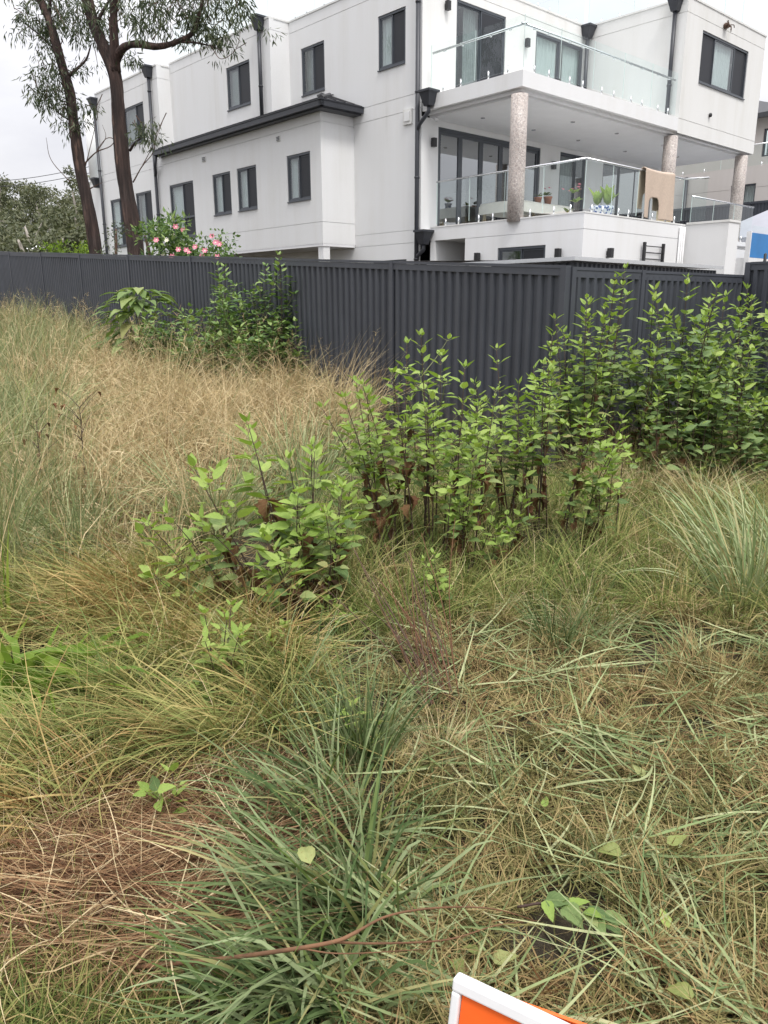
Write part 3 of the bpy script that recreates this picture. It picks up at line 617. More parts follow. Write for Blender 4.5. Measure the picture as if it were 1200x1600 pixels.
pot_plant(3.55, -1.2, 4.165, .11, .2, TERRA, 'terracotta pot plant with drooping leaves at the right end of the tablecloth', LD, 12, .17, 2)
pot_plant(1.95, -3.9, 3.42, .27, .34, GLAZE, 'spiky green plant in a large blue and white pot at the deck corner', LY, 30, .42, 0, 1.0)
pot_plant(2.6, -2.6, 3.42, .2, .35, TERRA, 'tall pink flowering plant behind the blue and white pot', LM, 18, .2, 8, .6, .22)
# towel over the rail: arched cut-out at its foot
def towel():
    b = MB(); nx, nz_ = 44, 50; V = {}; f = []
    x0, x1, zt_, zb = 2.42, 3.72, 4.55, 3.50
    for side in (0, 1):
        for i in range(nx+1):
            for j in range(nz_+1):
                s = i/nx; q = j/nz_; x = x0+(x1-x0)*s+.03*q*(s-.5); z = zt_-(zt_-zb)*q*(1 if side == 0 else .8)-.03*math.sin(math.pi*s)*(1-q)
                y = -4.67-.02*math.sin(s*17+q*2)*q-.03*q if side == 0 else -4.52+.015*math.sin(s*13)*q
                if j == 0: y = -4.60; z += .02
                V[side, i, j] = len(b.v)+0; b.v.append((x, y, z))
        for i in range(nx):
            for j in range(nz_):
                s, q = (i+.5)/nx, (j+.5)/nz_; inn = ((s-.32)/.17)**2+max(0, (.72-q)/.17)**2 < 1
                if inn: continue
                b.f.append((V[side, i, j], V[side, i+1, j], V[side, i+1, j+1], V[side, i, j+1])); b.m.append(0)
    o = b.build('towel', TOWEL, None, True, fix=False); o.matrix_world = HM
    so_ = o.modifiers.new('thick', 'SOLIDIFY'); so_.thickness = .012
    tag(o, 'beige towel with an arched gap hung over the lower balcony rail', 'towel')
towel()
t = hempty('lattice_screen', 4.75, -3.9, 3.42, 'pale timber lattice screen standing beside the hanging towel', 'screen')
for x in (-.28, .28):
    b = MB(); b.box(x-.025, x+.025, -.03, .03, 0, 1.0); b.build('post', WOOD, t)
b = MB(); b.box(-.305, .305, -.035, .035, 1.0, 1.04); b.build('rail', WOOD, t)
for k in range(9):
    b = MB(); b.box(-.255, .255, -.012, .012, .06+k*.105, .12+k*.105); b.build('slat', WOOD, t)
for k in range(3):
    b = MB(); b.box(-.17+k*.15, -.13+k*.15, .012, .024, .04, .98); b.build('batten', WOOD, t)
t = hempty('wall_rack', 2.85, -4.78, 2.25, 'black metal ladder rack fixed to the white wall below the towel', 'rack')
for x in (-.42, .42):
    b = MB(); b.box(x-.03, x+.03, -.03, .03, 0, .72); b.build('upright', BLACK, t)
for k in range(5):
    b = MB(); b.tube([(-.4, 0, .08+k*.14), (.4, 0, .08+k*.14)], .012, 6); b.build('rung', BLACK, t)
for k, (u_, h_) in enumerate(((5.3, .55), (5.5, .5), (6.3, .7), (6.9, .6))):
    b = MB(); b.lathe([(.04, 0), (.035, h_+1.9), (.0, h_+1.93)], 8); o = b.build('fence_spike', BLACK, None, True); o.location = hw(u_, -6.3-.1*k, .3); tag(o, ('leftmost', 'second from left', 'third from left', 'rightmost')[k]+' thin black post standing before the white stair wall', 'post', 'black posts by the stair wall')

# ------------------------------------------------------------------ right background: canopy, blue pool wall, neighbour house
t = hempty('pool_wall', 6.6, -5.3, .3, 'bright blue pool side with white rim beyond the right end of the fence', 'pool')
b = MB(); b.box(0, 6, -.05, .05, 2.47, 3.07); b.build('blue_liner', BLUE, t)
b = MB(); b.box(0, 6, -.07, .3, 2.0, 2.46); b.box(-.04, 0, -.06, .06, 2.0, 3.1); b.build('rim', WHITE, t)
b = MB(); b.box(0, 6, -.06, -.052, 3.08, 3.24); b.build('glass_strip', BAL, t)
t = hempty('gazebo', 13.5, -3.0, .3, 'pale grey peaked gazebo canopy beyond the blue pool side', 'gazebo')
b = MB(); b.add([(-2, -1.6, 3.35), (2, -1.6, 3.35), (2, 1.6, 3.35), (-2, 1.6, 3.35), (0, 0, 4.4)], [(0, 1, 4), (1, 2, 4), (2, 3, 4), (3, 0, 4)]); b.box(-2, 2, -1.6, -1.58, 3.1, 3.35); b.box(-2, -1.98, -1.58, 1.6, 3.1, 3.35); b.build('canopy', GAZ, t, fix=False)
for x in (-1.95, 1.95):
    for y in (-1.55, 1.55):
        b = MB(); b.box(x-.03, x+.03, y-.03, y+.03, 0, 3.3); b.build('leg', WHITE, t)
nb = hempty('neighbour_house', 17, 0, 0, 'beige two storey neighbouring house behind the right hand pillars', 'house')
NU = U(0.); _h = house
def nbwall(*a, **k): return wall(*a, parent=nb, **k)
nbwall(NU, -1.6, 9, -.3, 6.55, [(-.75, .2, 5.0, 6.0)], [5.85], mat=NEIGH)
nbwall(W(-1.6), 0, 8, -.3, 6.6, (), (), mat=NEIGH)
nbwall(U(1.2), -1.2, 9, 6.6, 8.5, [(-1.0, -.3, 7.1, 8.1)], (), mat=NEIGH)
nbwall(W(-1.2), 1.2, 8, 6.6, 8.5, (), (), mat=NEIGH)
for (fn, a0, a1, z0, z1) in ((NU, -.75, .2, 5.0, 6.0), (U(1.2), -1.0, -.3, 7.1, 8.1)):
    b = MB(); b.box(a0, a1, z0, z0+.06, -.14, -.06, fn); b.box(a0, a1, z1-.06, z1, -.14, -.06, fn); b.box(a0, a0+.06, z0+.06, z1-.06, -.14, -.06, fn); b.box(a1-.06, a1, z0+.06, z1-.06, -.14, -.06, fn); b.box((a0+a1)/2-.03, (a0+a1)/2+.03, z0+.06, z1-.06, -.14, -.06, fn); wn = b.build('window', ALU, nb)
    b = MB(); b.box(a0+.06, a1-.06, z0+.06, z1-.06, -.11, -.1, fn); b.build('pane', WIN, wn); curtain(fn, a0+.06, a1-.06, z0, z1, -.3, wn)
b = MB(); b.box(.02, 8, -1.58, 9, 6.5, 6.6); b.build('roof_deck', NEIGH, nb)
b = MB(); b.add([(.6, -1.8, 8.5), (8, -1.8, 8.5), (8, 9, 8.5), (.6, 9, 8.5), (3, 1, 9.6), (8, 1, 9.6), (8, 9, 9.6), (3, 9, 9.6)], [(0, 1, 5, 4), (3, 0, 4, 7), (4, 5, 6, 7)]); b.box(.5, .6, -1.9, 9, 8.38, 8.55); b.box(.6, 8, -1.9, -1.8, 8.38, 8.55); b.build('roof', TILE, nb, fix=False)
b = MB(); b.tube([(-.08, 2.0, 0), (-.08, 2.0, 6.5)], .07, 8); b.build('downpipe', CHAR, nb, True)
_hs = house; house = nb
balustrade((.2, -1.45, 0), (.2, 3, 0), 6.6, 7.4, 2, True, 2); house = _hs

# ------------------------------------------------------------------ steel fences
BAY, SLOPE = 2.365, .0572
def panel_mesh(Ln, slope, h, name='panel', pitch=.113):
    b = MB(); n = int(Ln/pitch); pts = []
    for k in range(n):
        x = Ln*k/n; p = Ln/n
        pts += [(x, 0), (x+p*.42, 0), (x+p*.55, -.028), (x+p*.87, -.028)]
    pts.append((Ln, 0))
    for i in range(len(pts)-1):
        (a, d), (c, e) = pts[i], pts[i+1]; b.quad((a, d, a*slope+.02), (c, e, c*slope+.02), (c, e, c*slope+h), (a, d, a*slope+h))
    return b.mesh(name, FENCE, False, fix=False)
def fence_run(p, ang, bays, slope, h, label, z0, postw=.03):
    r = empty('metal_fence', (p[0], p[1], z0), ang, label, 'fence'); x = 0; pms = {}
    for i, bl in enumerate(bays):
        k = round(bl, 3)
        if k not in pms:
            pm = panel_mesh(bl-.012, slope, h-.05)
            def railm(name, za, zb, w):
                m_ = MB(); m_.add([(xx, yy, zz+xx*slope) for xx in (.03, bl-.03) for yy in (-.034-w, .014+w) for zz in (za, zb)], [(0, 1, 3, 2), (4, 6, 7, 5), (0, 4, 5, 1), (2, 3, 7, 6), (0, 2, 6, 4), (1, 5, 7, 3)]); return m_.mesh(name, FPOST)
            pms[k] = (pm, railm('top_rail', h-.085, h-.024, 0), railm('rail_cap', h-.022, h+.004, .006), railm('bottom_rail', 0, .07, 0))
        pm, *rms = pms[k]
        jx = random.uniform(-.006, .006)
        inst('panel', pm, r, Matrix.Translation((x+.006, -.006+jx*.3, x*slope+jx)) @ Matrix.Rotation(random.uniform(-.004, .004), 4, 'Z'))
        for rm in rms: inst(rm.name.split('.')[0], rm, r, Matrix.Translation((x, 0, x*slope+jx)))
        x += bl
    pb = MB(); pb.box(-postw, postw, -.045, -.037, -.2, h+.005); pb.box(-postw, -postw+.006, -.037, .03, -.2, h+.005); pb.box(postw-.006, postw, -.037, .03, -.2, h+.005); pm = pb.mesh('post', FPOST); x = 0
    for bl in list(bays)+[0]:
        inst('post', pm, r, Matrix.Translation((x, 0, x*slope))); x += bl
    return r
PC = (1.611, 7.148)
def flip(p, L_): return (p[0]+L_*DR[0], p[1]+L_*DR[1])
# the front run is built from its far left end towards the corner so that its outer face looks at the viewer
NB_ = 12
fence_run(flip(PC, (NB_+1)*2.39-.06), math.atan2(-DR[1], -DR[0]), [2.39]*NB_+[2.33], -SLOPE, 1.8, 'long charcoal corrugated steel fence running left from its corner in front of the house', .124+(NB_+1)*2.39*SLOPE)
fence_run((1.66, 7.19), R(40), [1.10, 2.17], 0, 1.8, 'short charcoal steel fence return of two panels right of the corner', .118)
fence_run((4.13, 9.16), R(-50), [2.365, 2.365], 0, 1.95, 'taller charcoal steel fence piece at the far right edge', .10)
# boundary fence between the two houses, on the higher ground
t = hempty('metal_fence', 14.3, -4.2, 3.1, 'dark steel boundary fence between the white house and the beige neighbour', 'fence', None, math.pi/2)
pm = panel_mesh(2.36, 0, 1.9)
for k in range(5):
    inst('panel', pm, t, Matrix.Translation((k*2.4+2.38, 0, 0)) @ Matrix.Rotation(math.pi, 4, 'Z'))
    b = MB(); b.box(k*2.4-.03, k*2.4+.02, -.03, .05, 0, 1.92); b.build('post', FPOST, t)
    b = MB(); b.box(k*2.4+.03, k*2.4+2.36, -.01, .045, 1.86, 1.93); b.build('rail', FPOST, t)
t = hempty('retaining_wall', 14.15, -4.4, 0, 'grey retaining wall carrying the boundary fence beside the deck', 'wall')
b = MB(); b.box(0, .3, 0, 12, -.3, 3.12); b.build('wall_face', NEIGH, t)
# shed behind the fence
t = empty('garden_shed', (2.59, 11.12, .2), YAW, 'low dark shed with thin pale roof edge just behind the fence corner', 'shed')
b = MB(); b.box(-.1, 4.3, -.1, -.06, 1.98, 2.03); b.box(-.1, -.06, -.06, 3.6, 1.98, 2.03); b.build('roof_edge', STEEL, t)
b = MB(); b.add([(-.06, -.06, 1.99), (4.3, -.06, 1.99), (4.3, 3.6, 2.12), (-.06, 3.6, 2.12)], [(0, 1, 2, 3)]); b.build('roof', GAZ, t, fix=False)
o = inst('wall', panel_mesh(4.2, 0, 1.96, 'wall'), t)
o = inst('wall', panel_mesh(3.5, 0, 1.96, 'wall'), t, Matrix.Rotation(math.pi/2, 4, 'Z'))

# ------------------------------------------------------------------ trees
def leafcloud(name, centers, rads, per, size, mat, parent, droop=.8, aspect=.2, seed=1, kind='stuff', hang=True):
    """many separate leaf faces (4 triangles each, creased) in clumps; one part of kind stuff"""
    rg = np.random.default_rng(seed); C = np.repeat(np.asarray(centers, float), per, 0); Rr = np.repeat(np.asarray(rads, float), per)
    n = len(C); d = rg.normal(size=(n, 3)); d /= np.linalg.norm(d, axis=1)[:, None]; P = C+d*(Rr*rg.random(n)**.45)[:, None]*np.array([1, 1, .75])
    ax = d*.6+rg.normal(size=(n, 3))*.5; ax[:, 2] -= droop; ax /= np.linalg.norm(ax, axis=1)[:, None]
    sd = np.cross(ax, rg.normal(size=(n, 3))); sd /= np.linalg.norm(sd, axis=1)[:, None]; nm = np.cross(sd, ax)
    Ls = size*rg.uniform(.6, 1.25, n)[:, None]; Ws = Ls*aspect*rg.uniform(.8, 1.3, n)[:, None]
    bend = rg.uniform(-.12, .2, n)[:, None]
    p0 = P; p1 = P+ax*Ls*.45+sd*Ws*.5+nm*Ls*.06; p2 = P+ax*Ls+nm*Ls*bend; p3 = P+ax*Ls*.45-sd*Ws*.5+nm*Ls*.06; pm = P+ax*Ls*.48
    V = np.stack([p0, p1, p2, p3, pm], 1).reshape(-1, 3); b = (np.arange(n)*5)[:, None]
    Fc = np.concatenate([b+np.array([[0, 1, 4]]), b+np.array([[1, 2, 4]]), b+np.array([[2, 3, 4]]), b+np.array([[3, 0, 4]])], 1).reshape(-1, 3)
    me = trimesh(name, V, Fc, mat, np.repeat(rg.random(n), 5)); o = inst(name, me, parent); o['kind'] = kind; return o
def trimesh(name, V, Fc, mat, tint):
    me = bpy.data.meshes.new(name); nv, nf = len(V), len(Fc); me.vertices.add(nv); me.vertices.foreach_set('co', V.astype(np.float32).ravel())
    me.loops.add(nf*3); me.loops.foreach_set('vertex_index', Fc.astype(np.int32).ravel()); me.polygons.add(nf); me.polygons.foreach_set('loop_start', np.arange(0, nf*3, 3, dtype=np.int32))
    me.polygons.foreach_set('use_smooth', np.ones(nf, bool)); a = me.attributes.new('tint', 'FLOAT', 'POINT'); a.data.foreach_set('value', tint.astype(np.float32)); me.materials.append(mat); me.update(); me.validate(); return me
def limb(parent, pts, r0_, r1_, name='limb', mat=BARK, n=9, wob=.06):
    P = round_tube(pts, 6); b = MB(); m = len(P); rr = [(r0_+(r1_-r0_)*(i/(m-1))**.8)*(1+random.uniform(-wob, wob)) for i in range(m)]
    b.tube(P, rr, n)
    if n > 8:                                            # long ridges of stringy bark
        ph = [random.uniform(0, 6.3) for _ in range(n)]
        for i in range(m):
            for k in range(n):
                v = Vector(b.v[i*n+k]); q = 1+.06*math.sin(ph[k]+i*.55)+.10*(k % 2)-.05+random.uniform(-.035, .035); b.v[i*n+k] = tuple(P[i]+(v-P[i])*q)
    o = b.build(name, mat, parent, True); return P
def clumps_along(P, n, rad, out, frm=.35):
    for k in range(n):
        p = P[int((frm+(1-frm)*random.random())*(len(P)-1))]; out.append((p+Vector((random.gauss(0, rad), random.gauss(0, rad), random.gauss(0, rad*.7))), random.uniform(.25, .55)))
def gumtree(base, trunk, limbs, twigs, clumps, label, Y, per=34, seed=3):
    g = float(gz(np.array(base[0]), np.array(base[1]))); root = empty('gum_tree', (base[0], base[1], g), 0, label, 'tree'); off = Vector(root.location)
    tp = [Vector((base[0]-off.x, base[1]-off.y, -.2))]+[at(x, y, Y+dy)-off for x, y, dy in trunk[0]]
    limb(root, tp, trunk[1], trunk[2], 'trunk', BARK, 26, .03)
    for pts, ra, rb in limbs: limb(root, [at(x, y, Y+dy)-off for x, y, dy in pts], ra, rb, 'limb')
    for pts, ra in twigs: limb(root, [at(x, y, Y+dy)-off for x, y, dy in pts], ra, ra*.3, 'twig', TWIGB, 5)
    cs, rs = [], []
    for x, y, dy, rad, k in clumps:
        c = at(x, y, Y+dy)-off
        for j in range(k): cs.append(c+Vector((random.gauss(0, rad), random.gauss(0, rad), random.gauss(0, rad*.8)))); rs.append(random.uniform(.16, .36))
    leafcloud('foliage', cs, rs, per, .17, EUCL, root, 1.0, .17, seed)
    tw = MB(); 
    for c in cs[::2]: tw.tube([c+Vector((random.uniform(-.3, .3), random.uniform(-.3, .3), random.uniform(.1, .5))), c], [.012, .005], 4, False)
    o = tw.build('fine_twigs', TWIGB, root); o['kind'] = 'stuff'
def bxy(x, y, Y): p = at(x, y, Y); return (p.x, p.y)
gumtree(bxy(216, 400, 19.5), ([(213, 398, 0), (203, 330, 0), (192, 260, 0), (186, 190, 0), (180, 120, 0), (160, 70, .1), (143, 25, .2), (128, -40, .3), (110, -120, .3), (100, -220, .4)], .205, .085),
    [([(181, 112, 0), (178, 60, -.1), (179, 0, -.2), (186, -80, -.3), (200, -180, -.4)], .13, .05), ([(179, 104, 0), (190, 78, -.2), (210, 69, -.4), (245, 73, -.5), (275, 66, -.6), (300, 52, -.7), (312, 20, -.8), (325, -40, -.9)], .10, .035),
     ([(275, 66, -.6), (300, 66, -.7), (330, 72, -.8), (350, 80, -.9)], .03, .008), ([(150, 40, .1), (165, 10, 0), (200, -40, 0)], .05, .02), ([(203, 235, 0), (212, 222, -.2), (225, 214, -.3)], .035, .012)],
    [([(208, 285, 0), (222, 260, -.1), (238, 240, -.2), (244, 215, -.2)], .018), ([(222, 260, -.1), (240, 225, 0), (258, 180, 0)], .012), ([(330, 72, -.8), (345, 92, -.9), (368, 78, -1), (376, 50, -1)], .012), ([(238, 62, -.5), (252, 40, -.4), (240, 20, -.4)], .016), ([(195, 230, 0), (170, 215, .2), (150, 235, .3)], .015)],
    [(150, 18, .2, .28, 9), (200, 10, -.2, .35, 14), (235, 25, -.3, .32, 14), (270, 20, -.5, .35, 16), (310, 15, -.7, .35, 17), (345, 12, -.8, .30, 14), (370, 8, -.9, .18, 7), (330, 50, -.8, .2, 7), (345, 68, -.8, .12, 3), (212, 88, -.3, .12, 3), (290, 40, -.6, .2, 6), (225, 212, -.3, .14, 6), (235, 200, -.3, .1, 3), (218, -60, 0, .8, 16), (300, -60, -.6, .8, 22), (130, -90, .3, .7, 16), (190, -160, -.2, .9, 22), (170, 40, 0, .2, 4)],
    'gum tree with a forked red brown trunk and one bent limb towards the white house', 19.5, 27, 5)
gumtree(bxy(155, 398, 21), ([(150, 394, 0), (137, 320, 0), (125, 260, 0), (116, 200, 0), (110, 150, 0), (99, 110, 0), (88, 70, 0), (76, 30, 0), (60, -10, .1), (40, -90, .2), (30, -180, .2)], .17, .068),
    [([(108, 118, 0), (120, 108, 0), (135, 92, .1), (142, 70, .1)], .05, .014), ([(85, 62, 0), (78, 25, .1), (82, -30, .2)], .05, .025), ([(92, 85, 0), (62, 55, .2), (30, 30, .3)], .028, .01), ([(112, 190, 0), (90, 175, 0), (72, 150, .1)], .022, .008)],
    [([(128, 260, 0), (150, 238, 0), (176, 225, .1), (186, 190, .2)], .022), ([(150, 238, 0), (165, 215, 0), (160, 195, 0)], .012), ([(140, 295, 0), (160, 285, 0)], .02), ([(110, 285, .2), (80, 250, .3), (72, 215, .3)], .014), ([(133, 262, 0), (148, 200, -.2), (158, 150, -.3)], .012)],
    [(45, 25, .2, .35, 15), (75, 15, .1, .35, 14), (100, 30, 0, .3, 12), (125, 70, .1, .28, 6), (130, 105, .1, .22, 4), (120, 40, 0, .3, 6), (75, 125, .1, .26, 12), (70, 150, .1, .2, 8), (85, 165, 0, .22, 8), (100, 150, 0, .2, 6), (110, 185, 0, .2, 3), (130, 180, 0, .16, 3), (140, 165, .1, .12, 3), (95, 195, 0, .16, 4), (90, 100, 0, .22, 6), (40, -60, .2, .8, 22), (110, -70, .2, .8, 18), (60, 60, .1, .2, 5)],
    'leaning gum tree at the left with leafy side clumps down its thin dark trunk', 21., 26, 6)
# shrubs behind the fence
def shrub(name, base, h, rad, n, per, size, mat, label, cat='shrub', seed=2, asp=.42, droop=.2, stems=5, group=None):
    g = float(gz(np.array(base[0]), np.array(base[1]))); t = empty(name, (base[0], base[1], g), 0, label, cat, group); rg = random.Random(seed); cs, rs = [], []
    for k in range(n):
        a = rg.uniform(0, 6.283); r = rad*rg.random()**.5; z = h*(.25+.75*rg.random()**.7)*(1-.35*(r/rad)**2); cs.append((r*math.cos(a), r*math.sin(a), z)); rs.append(rg.uniform(.12, .24)*min(1.6, h))
    for k in range(stems):
        c = cs[k*max(1, n//stems) % n]; b = MB(); b.tube(round_tube([(c[0]*.15, c[1]*.15, -.05), (c[0]*.5, c[1]*.5, c[2]*.55), c], 4), [.02*h]*1+[.012*h]*7+[.006*h], 6); b.build('stem', TWIGB, t, True)
    leafcloud('foliage', cs, rs, per, size, mat, t, droop, asp, seed); return t, cs
def flowers(t, cs, n, mesh, size, seed=1):
    rg = random.Random(seed)
    for k in range(n):
        c = Vector(rg.choice([q for q in cs if q[2] > 1.55])); c += Vector((rg.uniform(-.2, .2), -abs(rg.gauss(.28, .1)), rg.uniform(0, .28))); f = inst('flower', CORE, t, Matrix.Translation(c))
        for j in range(6):
            a = j*1.05; d = Vector((math.cos(a), math.sin(a)*.4-.5, math.sin(a)*.8)); put_leaf(f, mesh, Vector((0, 0, 0)), d, Vector((0, -1, .3)), size, 'petal')
cm = MB(); cm.lathe([(.01, -.02), (.025, 0), (.01, .02)], 6); CORE = cm.mesh('flower_centre', CREAM)
Yc = 17.5
t, cs = shrub('camellia_shrub', bxy(255, 400, Yc), 2.95, .55, 40, 90, .13, BUSHL, 'bright leafy shrub with pale tops beside the forked gum trunk', 'shrub', 11, .35, -.3)
t, cs = shrub('camellia_shrub', bxy(292, 400, Yc), 2.6, .55, 40, 90, .10, BUSHL, 'pink flowering shrub above the fence in front of the white wing', 'shrub', 12, .5)
flowers(t, cs, 13, FLOW, .075, 3); flowers(t, cs, 9, FLOC, .06, 4)
t, cs = shrub('camellia_shrub', bxy(335, 402, Yc), 2.6, .45, 26, 70, .10, BUSHL, 'thin flowering shrub with one tall bare shoot at the right of the shrub row', 'shrub', 13, .5)
flowers(t, cs, 9, FLOW, .075, 5)
t, cs = shrub('olive_shrub', bxy(172, 395, 18.5), 2.75, .4, 16, 40, .08, EUCL, 'sparse grey green shrub between the two gum trunks', 'shrub', 14, .4)
def hedge():
    b0 = bxy(108, 392, 30); g = 1.0; t = empty('lime_hedge', (b0[0], b0[1], g), 0, 'lime green clipped hedge beyond the fence left of the leaning gum', 'hedge'); rg = random.Random(5)
    cs = [(rg.uniform(-.9, .9), rg.uniform(-.6, .6), rg.uniform(.6, 2.75)) for k in range(90)]; leafcloud('foliage', cs, [.3]*90, 60, .12, LIME, t, -.3, .5, 8)
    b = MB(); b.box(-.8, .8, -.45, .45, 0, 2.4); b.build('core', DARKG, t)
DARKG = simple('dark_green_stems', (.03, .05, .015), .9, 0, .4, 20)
hedge()
o = empty('white_shed', (*bxy(62, 388, 45), 2.2), 0, 'tiny white hut with low roof far left among the bushes', 'hut')
b = MB(); b.box(-.45, .45, -.5, .5, 0, 2.4); b.build('wall', WHITE, o); b = MB(); b.add([(-.55, -.6, 2.4), (.55, -.6, 2.4), (.55, .6, 2.4), (-.55, .6, 2.4), (-.55, 0, 2.62), (.55, 0, 2.62)], [(0, 1, 5, 4), (2, 3, 4, 5), (0, 4, 3), (1, 2, 5)]); b.build('roof', WALL2, o)
# bushland on the far rise
FT = [(-45, 330, 270, 75, 3.2), (-10, 330, 265, 70, 3.0), (22, 330, 277, 78, 3.0), (55, 345, 285, 66, 2.7), (82, 340, 292, 80, 3.0), (112, 335, 262, 72, 2.6), (135, 330, 270, 76, 2.4), (5, 365, 320, 55, 2.4), (40, 372, 330, 50, 2.2), (75, 372, 318, 58, 2.6), (118, 370, 312, 52, 2.2), (150, 372, 300, 60, 2.4), (30, 385, 352, 42, 1.7), (-30, 380, 325, 48, 2.4), (100, 388, 350, 40, 1.4)]
RK = ['leftmost ', 'second from the left: ', 'third from the left: ', 'fourth from the left: ', 'fifth from the left: ', 'sixth from the left: ', 'seventh from the left: ', 'eighth from the left: ']
LBL = ['olive crowned bushland tree on the far rise at left', 'dense olive bush under the far trees at left']
for k, (x, yb, yt, Y, rad) in enumerate(FT):
    top = at(x, yt, Y); g = float(min(gz(np.array(top.x), np.array(min(Y, 80.))), 4.5)); hh = top.z-g; low = k >= 7
    t = empty('bushland_bush' if low else 'bushland_tree', (top.x, top.y, g), 0, ((RK[k-7 if low else k])+LBL[1 if low else 0]), 'tree' if not low else 'bush', 'bushes under the far trees' if low else 'bushland trees on the far rise'); rg = random.Random(k); cs, rs = [], []
    for j in range(34 if not low else 26):
        a = rg.uniform(0, 6.283); r = rad*rg.random()**.5; z = hh*((.12 if low else .38)+(.88 if low else .62)*rg.random()**.8*(1-.4*(r/rad)**2)); cs.append((r*math.cos(a), r*math.sin(a)*.7, z)); rs.append(rg.uniform(.45, .95))
    leafcloud('crown', cs, rs, 90, .30, FARL, t, .5, .4, 40+k)
    b = MB(); b.tube(round_tube([(0, 0, -.3), (.2, 0, hh*.35), (-.15, 0, hh*.8)], 4), [.14]*4+[.10]*4+[.05], 6); b.build('trunk', PALEBARK, t, True)
    for j in range(3):
        c = cs[j]; b = MB(); b.tube([(0, 0, hh*.35), (c[0]*.5, c[1]*.5, c[2]*.8), c], [.07, .05, .02], 5); b.build('limb', PALEBARK, t)
for k, (y0, y1) in enumerate(((271, 258), (279, 268))):
    b = MB(); a, c = at(-120, y0+10, 60), at(150, y1, 58); b.tube([a.lerp(c, i/12)+Vector((0, 0, -.5*math.sin(math.pi*i/12))) for i in range(13)], .022, 4)
    tag(b.build('power_line', BLACK), ['upper overhead wire crossing the sky at far left', 'lower overhead wire crossing the sky at far left'][k], 'power line')

# ------------------------------------------------------------------ grass
def blades(name, mat, x, y, Ln, wd, az, lean, bend, tint, zoff=0., seg=5, curl=0., roll=None, parent=None, base=None, kind='stuff', flat=False, tip=1.6, seed=1, minh=None, kink=.22):
    n = len(x); rg = np.random.default_rng(seed); f = lambda v: np.broadcast_to(np.asarray(v, float), (n,))
    Ln, wd, az, lean, bend, zoff, curl = map(f, (Ln, wd, az, lean, bend, zoff, curl)); s = np.linspace(0, 1, seg+1)[None]
    kk = (rg.random(n) < kink)*rg.uniform(.5, 1.7, n)*rg.choice([-.5, 1, 1], n); th = lean[:, None]+bend[:, None]*s+kk[:, None]*(s > rg.uniform(.2, .85, n)[:, None]); A = az[:, None]+curl[:, None]*s; st = (Ln/seg)[:, None]
    dx, dy, dz = np.sin(th)*np.cos(A)*st, np.sin(th)*np.sin(A)*st, np.cos(th)*st
    z = lambda a: np.concatenate([np.zeros((n, 1)), np.cumsum((a[:, :-1]+a[:, 1:])/2, 1)], 1)
    X, Y, Z = x[:, None]+z(dx), y[:, None]+z(dy), z(dz)
    G = gz(X, Y); z0 = gz(x, y)[:, None]
    mh = (rg.random(n)*.03+.004)[:, None] if minh is None else f(minh)[:, None]
    Z = np.maximum(z0+zoff[:, None]+Z, G+mh*np.minimum(1, s*4+.1))
    T = np.stack([np.gradient(X, axis=1), np.gradient(Y, axis=1), np.gradient(Z, axis=1)], -1); T /= np.linalg.norm(T, axis=-1, keepdims=True)+1e-9
    ro = (rg.uniform(-1.2, 1.2, n) if roll is None else f(roll))[:, None]; side = np.stack([-np.sin(A), np.cos(A), 0*A], -1); nm = np.cross(T, side)
    sd = side*np.cos(ro)[..., None]+nm*np.sin(ro)[..., None]; wp = (wd[:, None]*.5*(1-s**tip)*np.minimum(1, .55+s*2.5))[..., None]
    P = np.stack([X, Y, Z], -1); Lp, Rp = P-sd*wp, P+sd*wp; V = np.concatenate([np.stack([Lp[:, :-1], Rp[:, :-1]], 2).reshape(n, -1, 3), P[:, -1:]], 1); k = 2*seg+1
    fc = []
    for i in range(seg-1): fc += [[2*i, 2*i+1, 2*i+3], [2*i, 2*i+3, 2*i+2]]
    fc.append([2*seg-2, 2*seg-1, 2*seg]); Fc = ((np.arange(n)*k)[:, None, None]+np.array(fc)[None]).reshape(-1, 3)
    if base is not None: V = V-np.asarray(base)
    o = inst(name, trimesh(name, V.reshape(-1, 3), Fc, mat, np.repeat(np.clip(tint, 0, 1), k)), parent); o['kind'] = kind; return o
CLEAR = [(*gp(*c), r) for *c, r in ((45, 1100, .62), (0, 1120, .5), (30, 1170, .4), (100, 1060, .28), (60, 1020, .25), (345, 1125, .32), (150, 1140, .18), (228, 1210, .15), (262, 1310, .16), (690, 965, .12), (565, 1190, .08), (470, 1090, .1), (882, 1490, .2), (440, 985, .22), (380, 1000, .2), (500, 985, .2), (655, 880, .22), (720, 885, .2), (600, 880, .2), (820, 850, .25), (880, 855, .25), (120, 1450, .10), (1010, 1030, .18), (1090, 1160, .12), (930, 1010, .1), (1060, 1010, .15), (690, 1120, .1))]
def sample(P, n, seed, near=1.):
    """points inside a ground polygon, denser towards the viewer"""
    rg = np.random.default_rng(seed); lo, hi = P.min(0), P.max(0); ox, oy = [], []; got = 0
    while got < n:
        x = rg.uniform(lo[0], hi[0], n*2); y = rg.uniform(lo[1], hi[1], n*2); k = inside(P, x, y)
        for cx, cy, cr in CLEAR: k &= ((x-cx)**2+(y-cy)**2 > (cr*rg.uniform(.5, 1.0, n*2))**2) | (rg.random(n*2) < .12)
        if near: k &= rg.random(n*2) < (max(lo[1], .6)/np.maximum(y, .6))**near
        ox.append(x[k]); oy.append(y[k]); got += k.sum()
    return np.concatenate(ox)[:n], np.concatenate(oy)[:n], rg
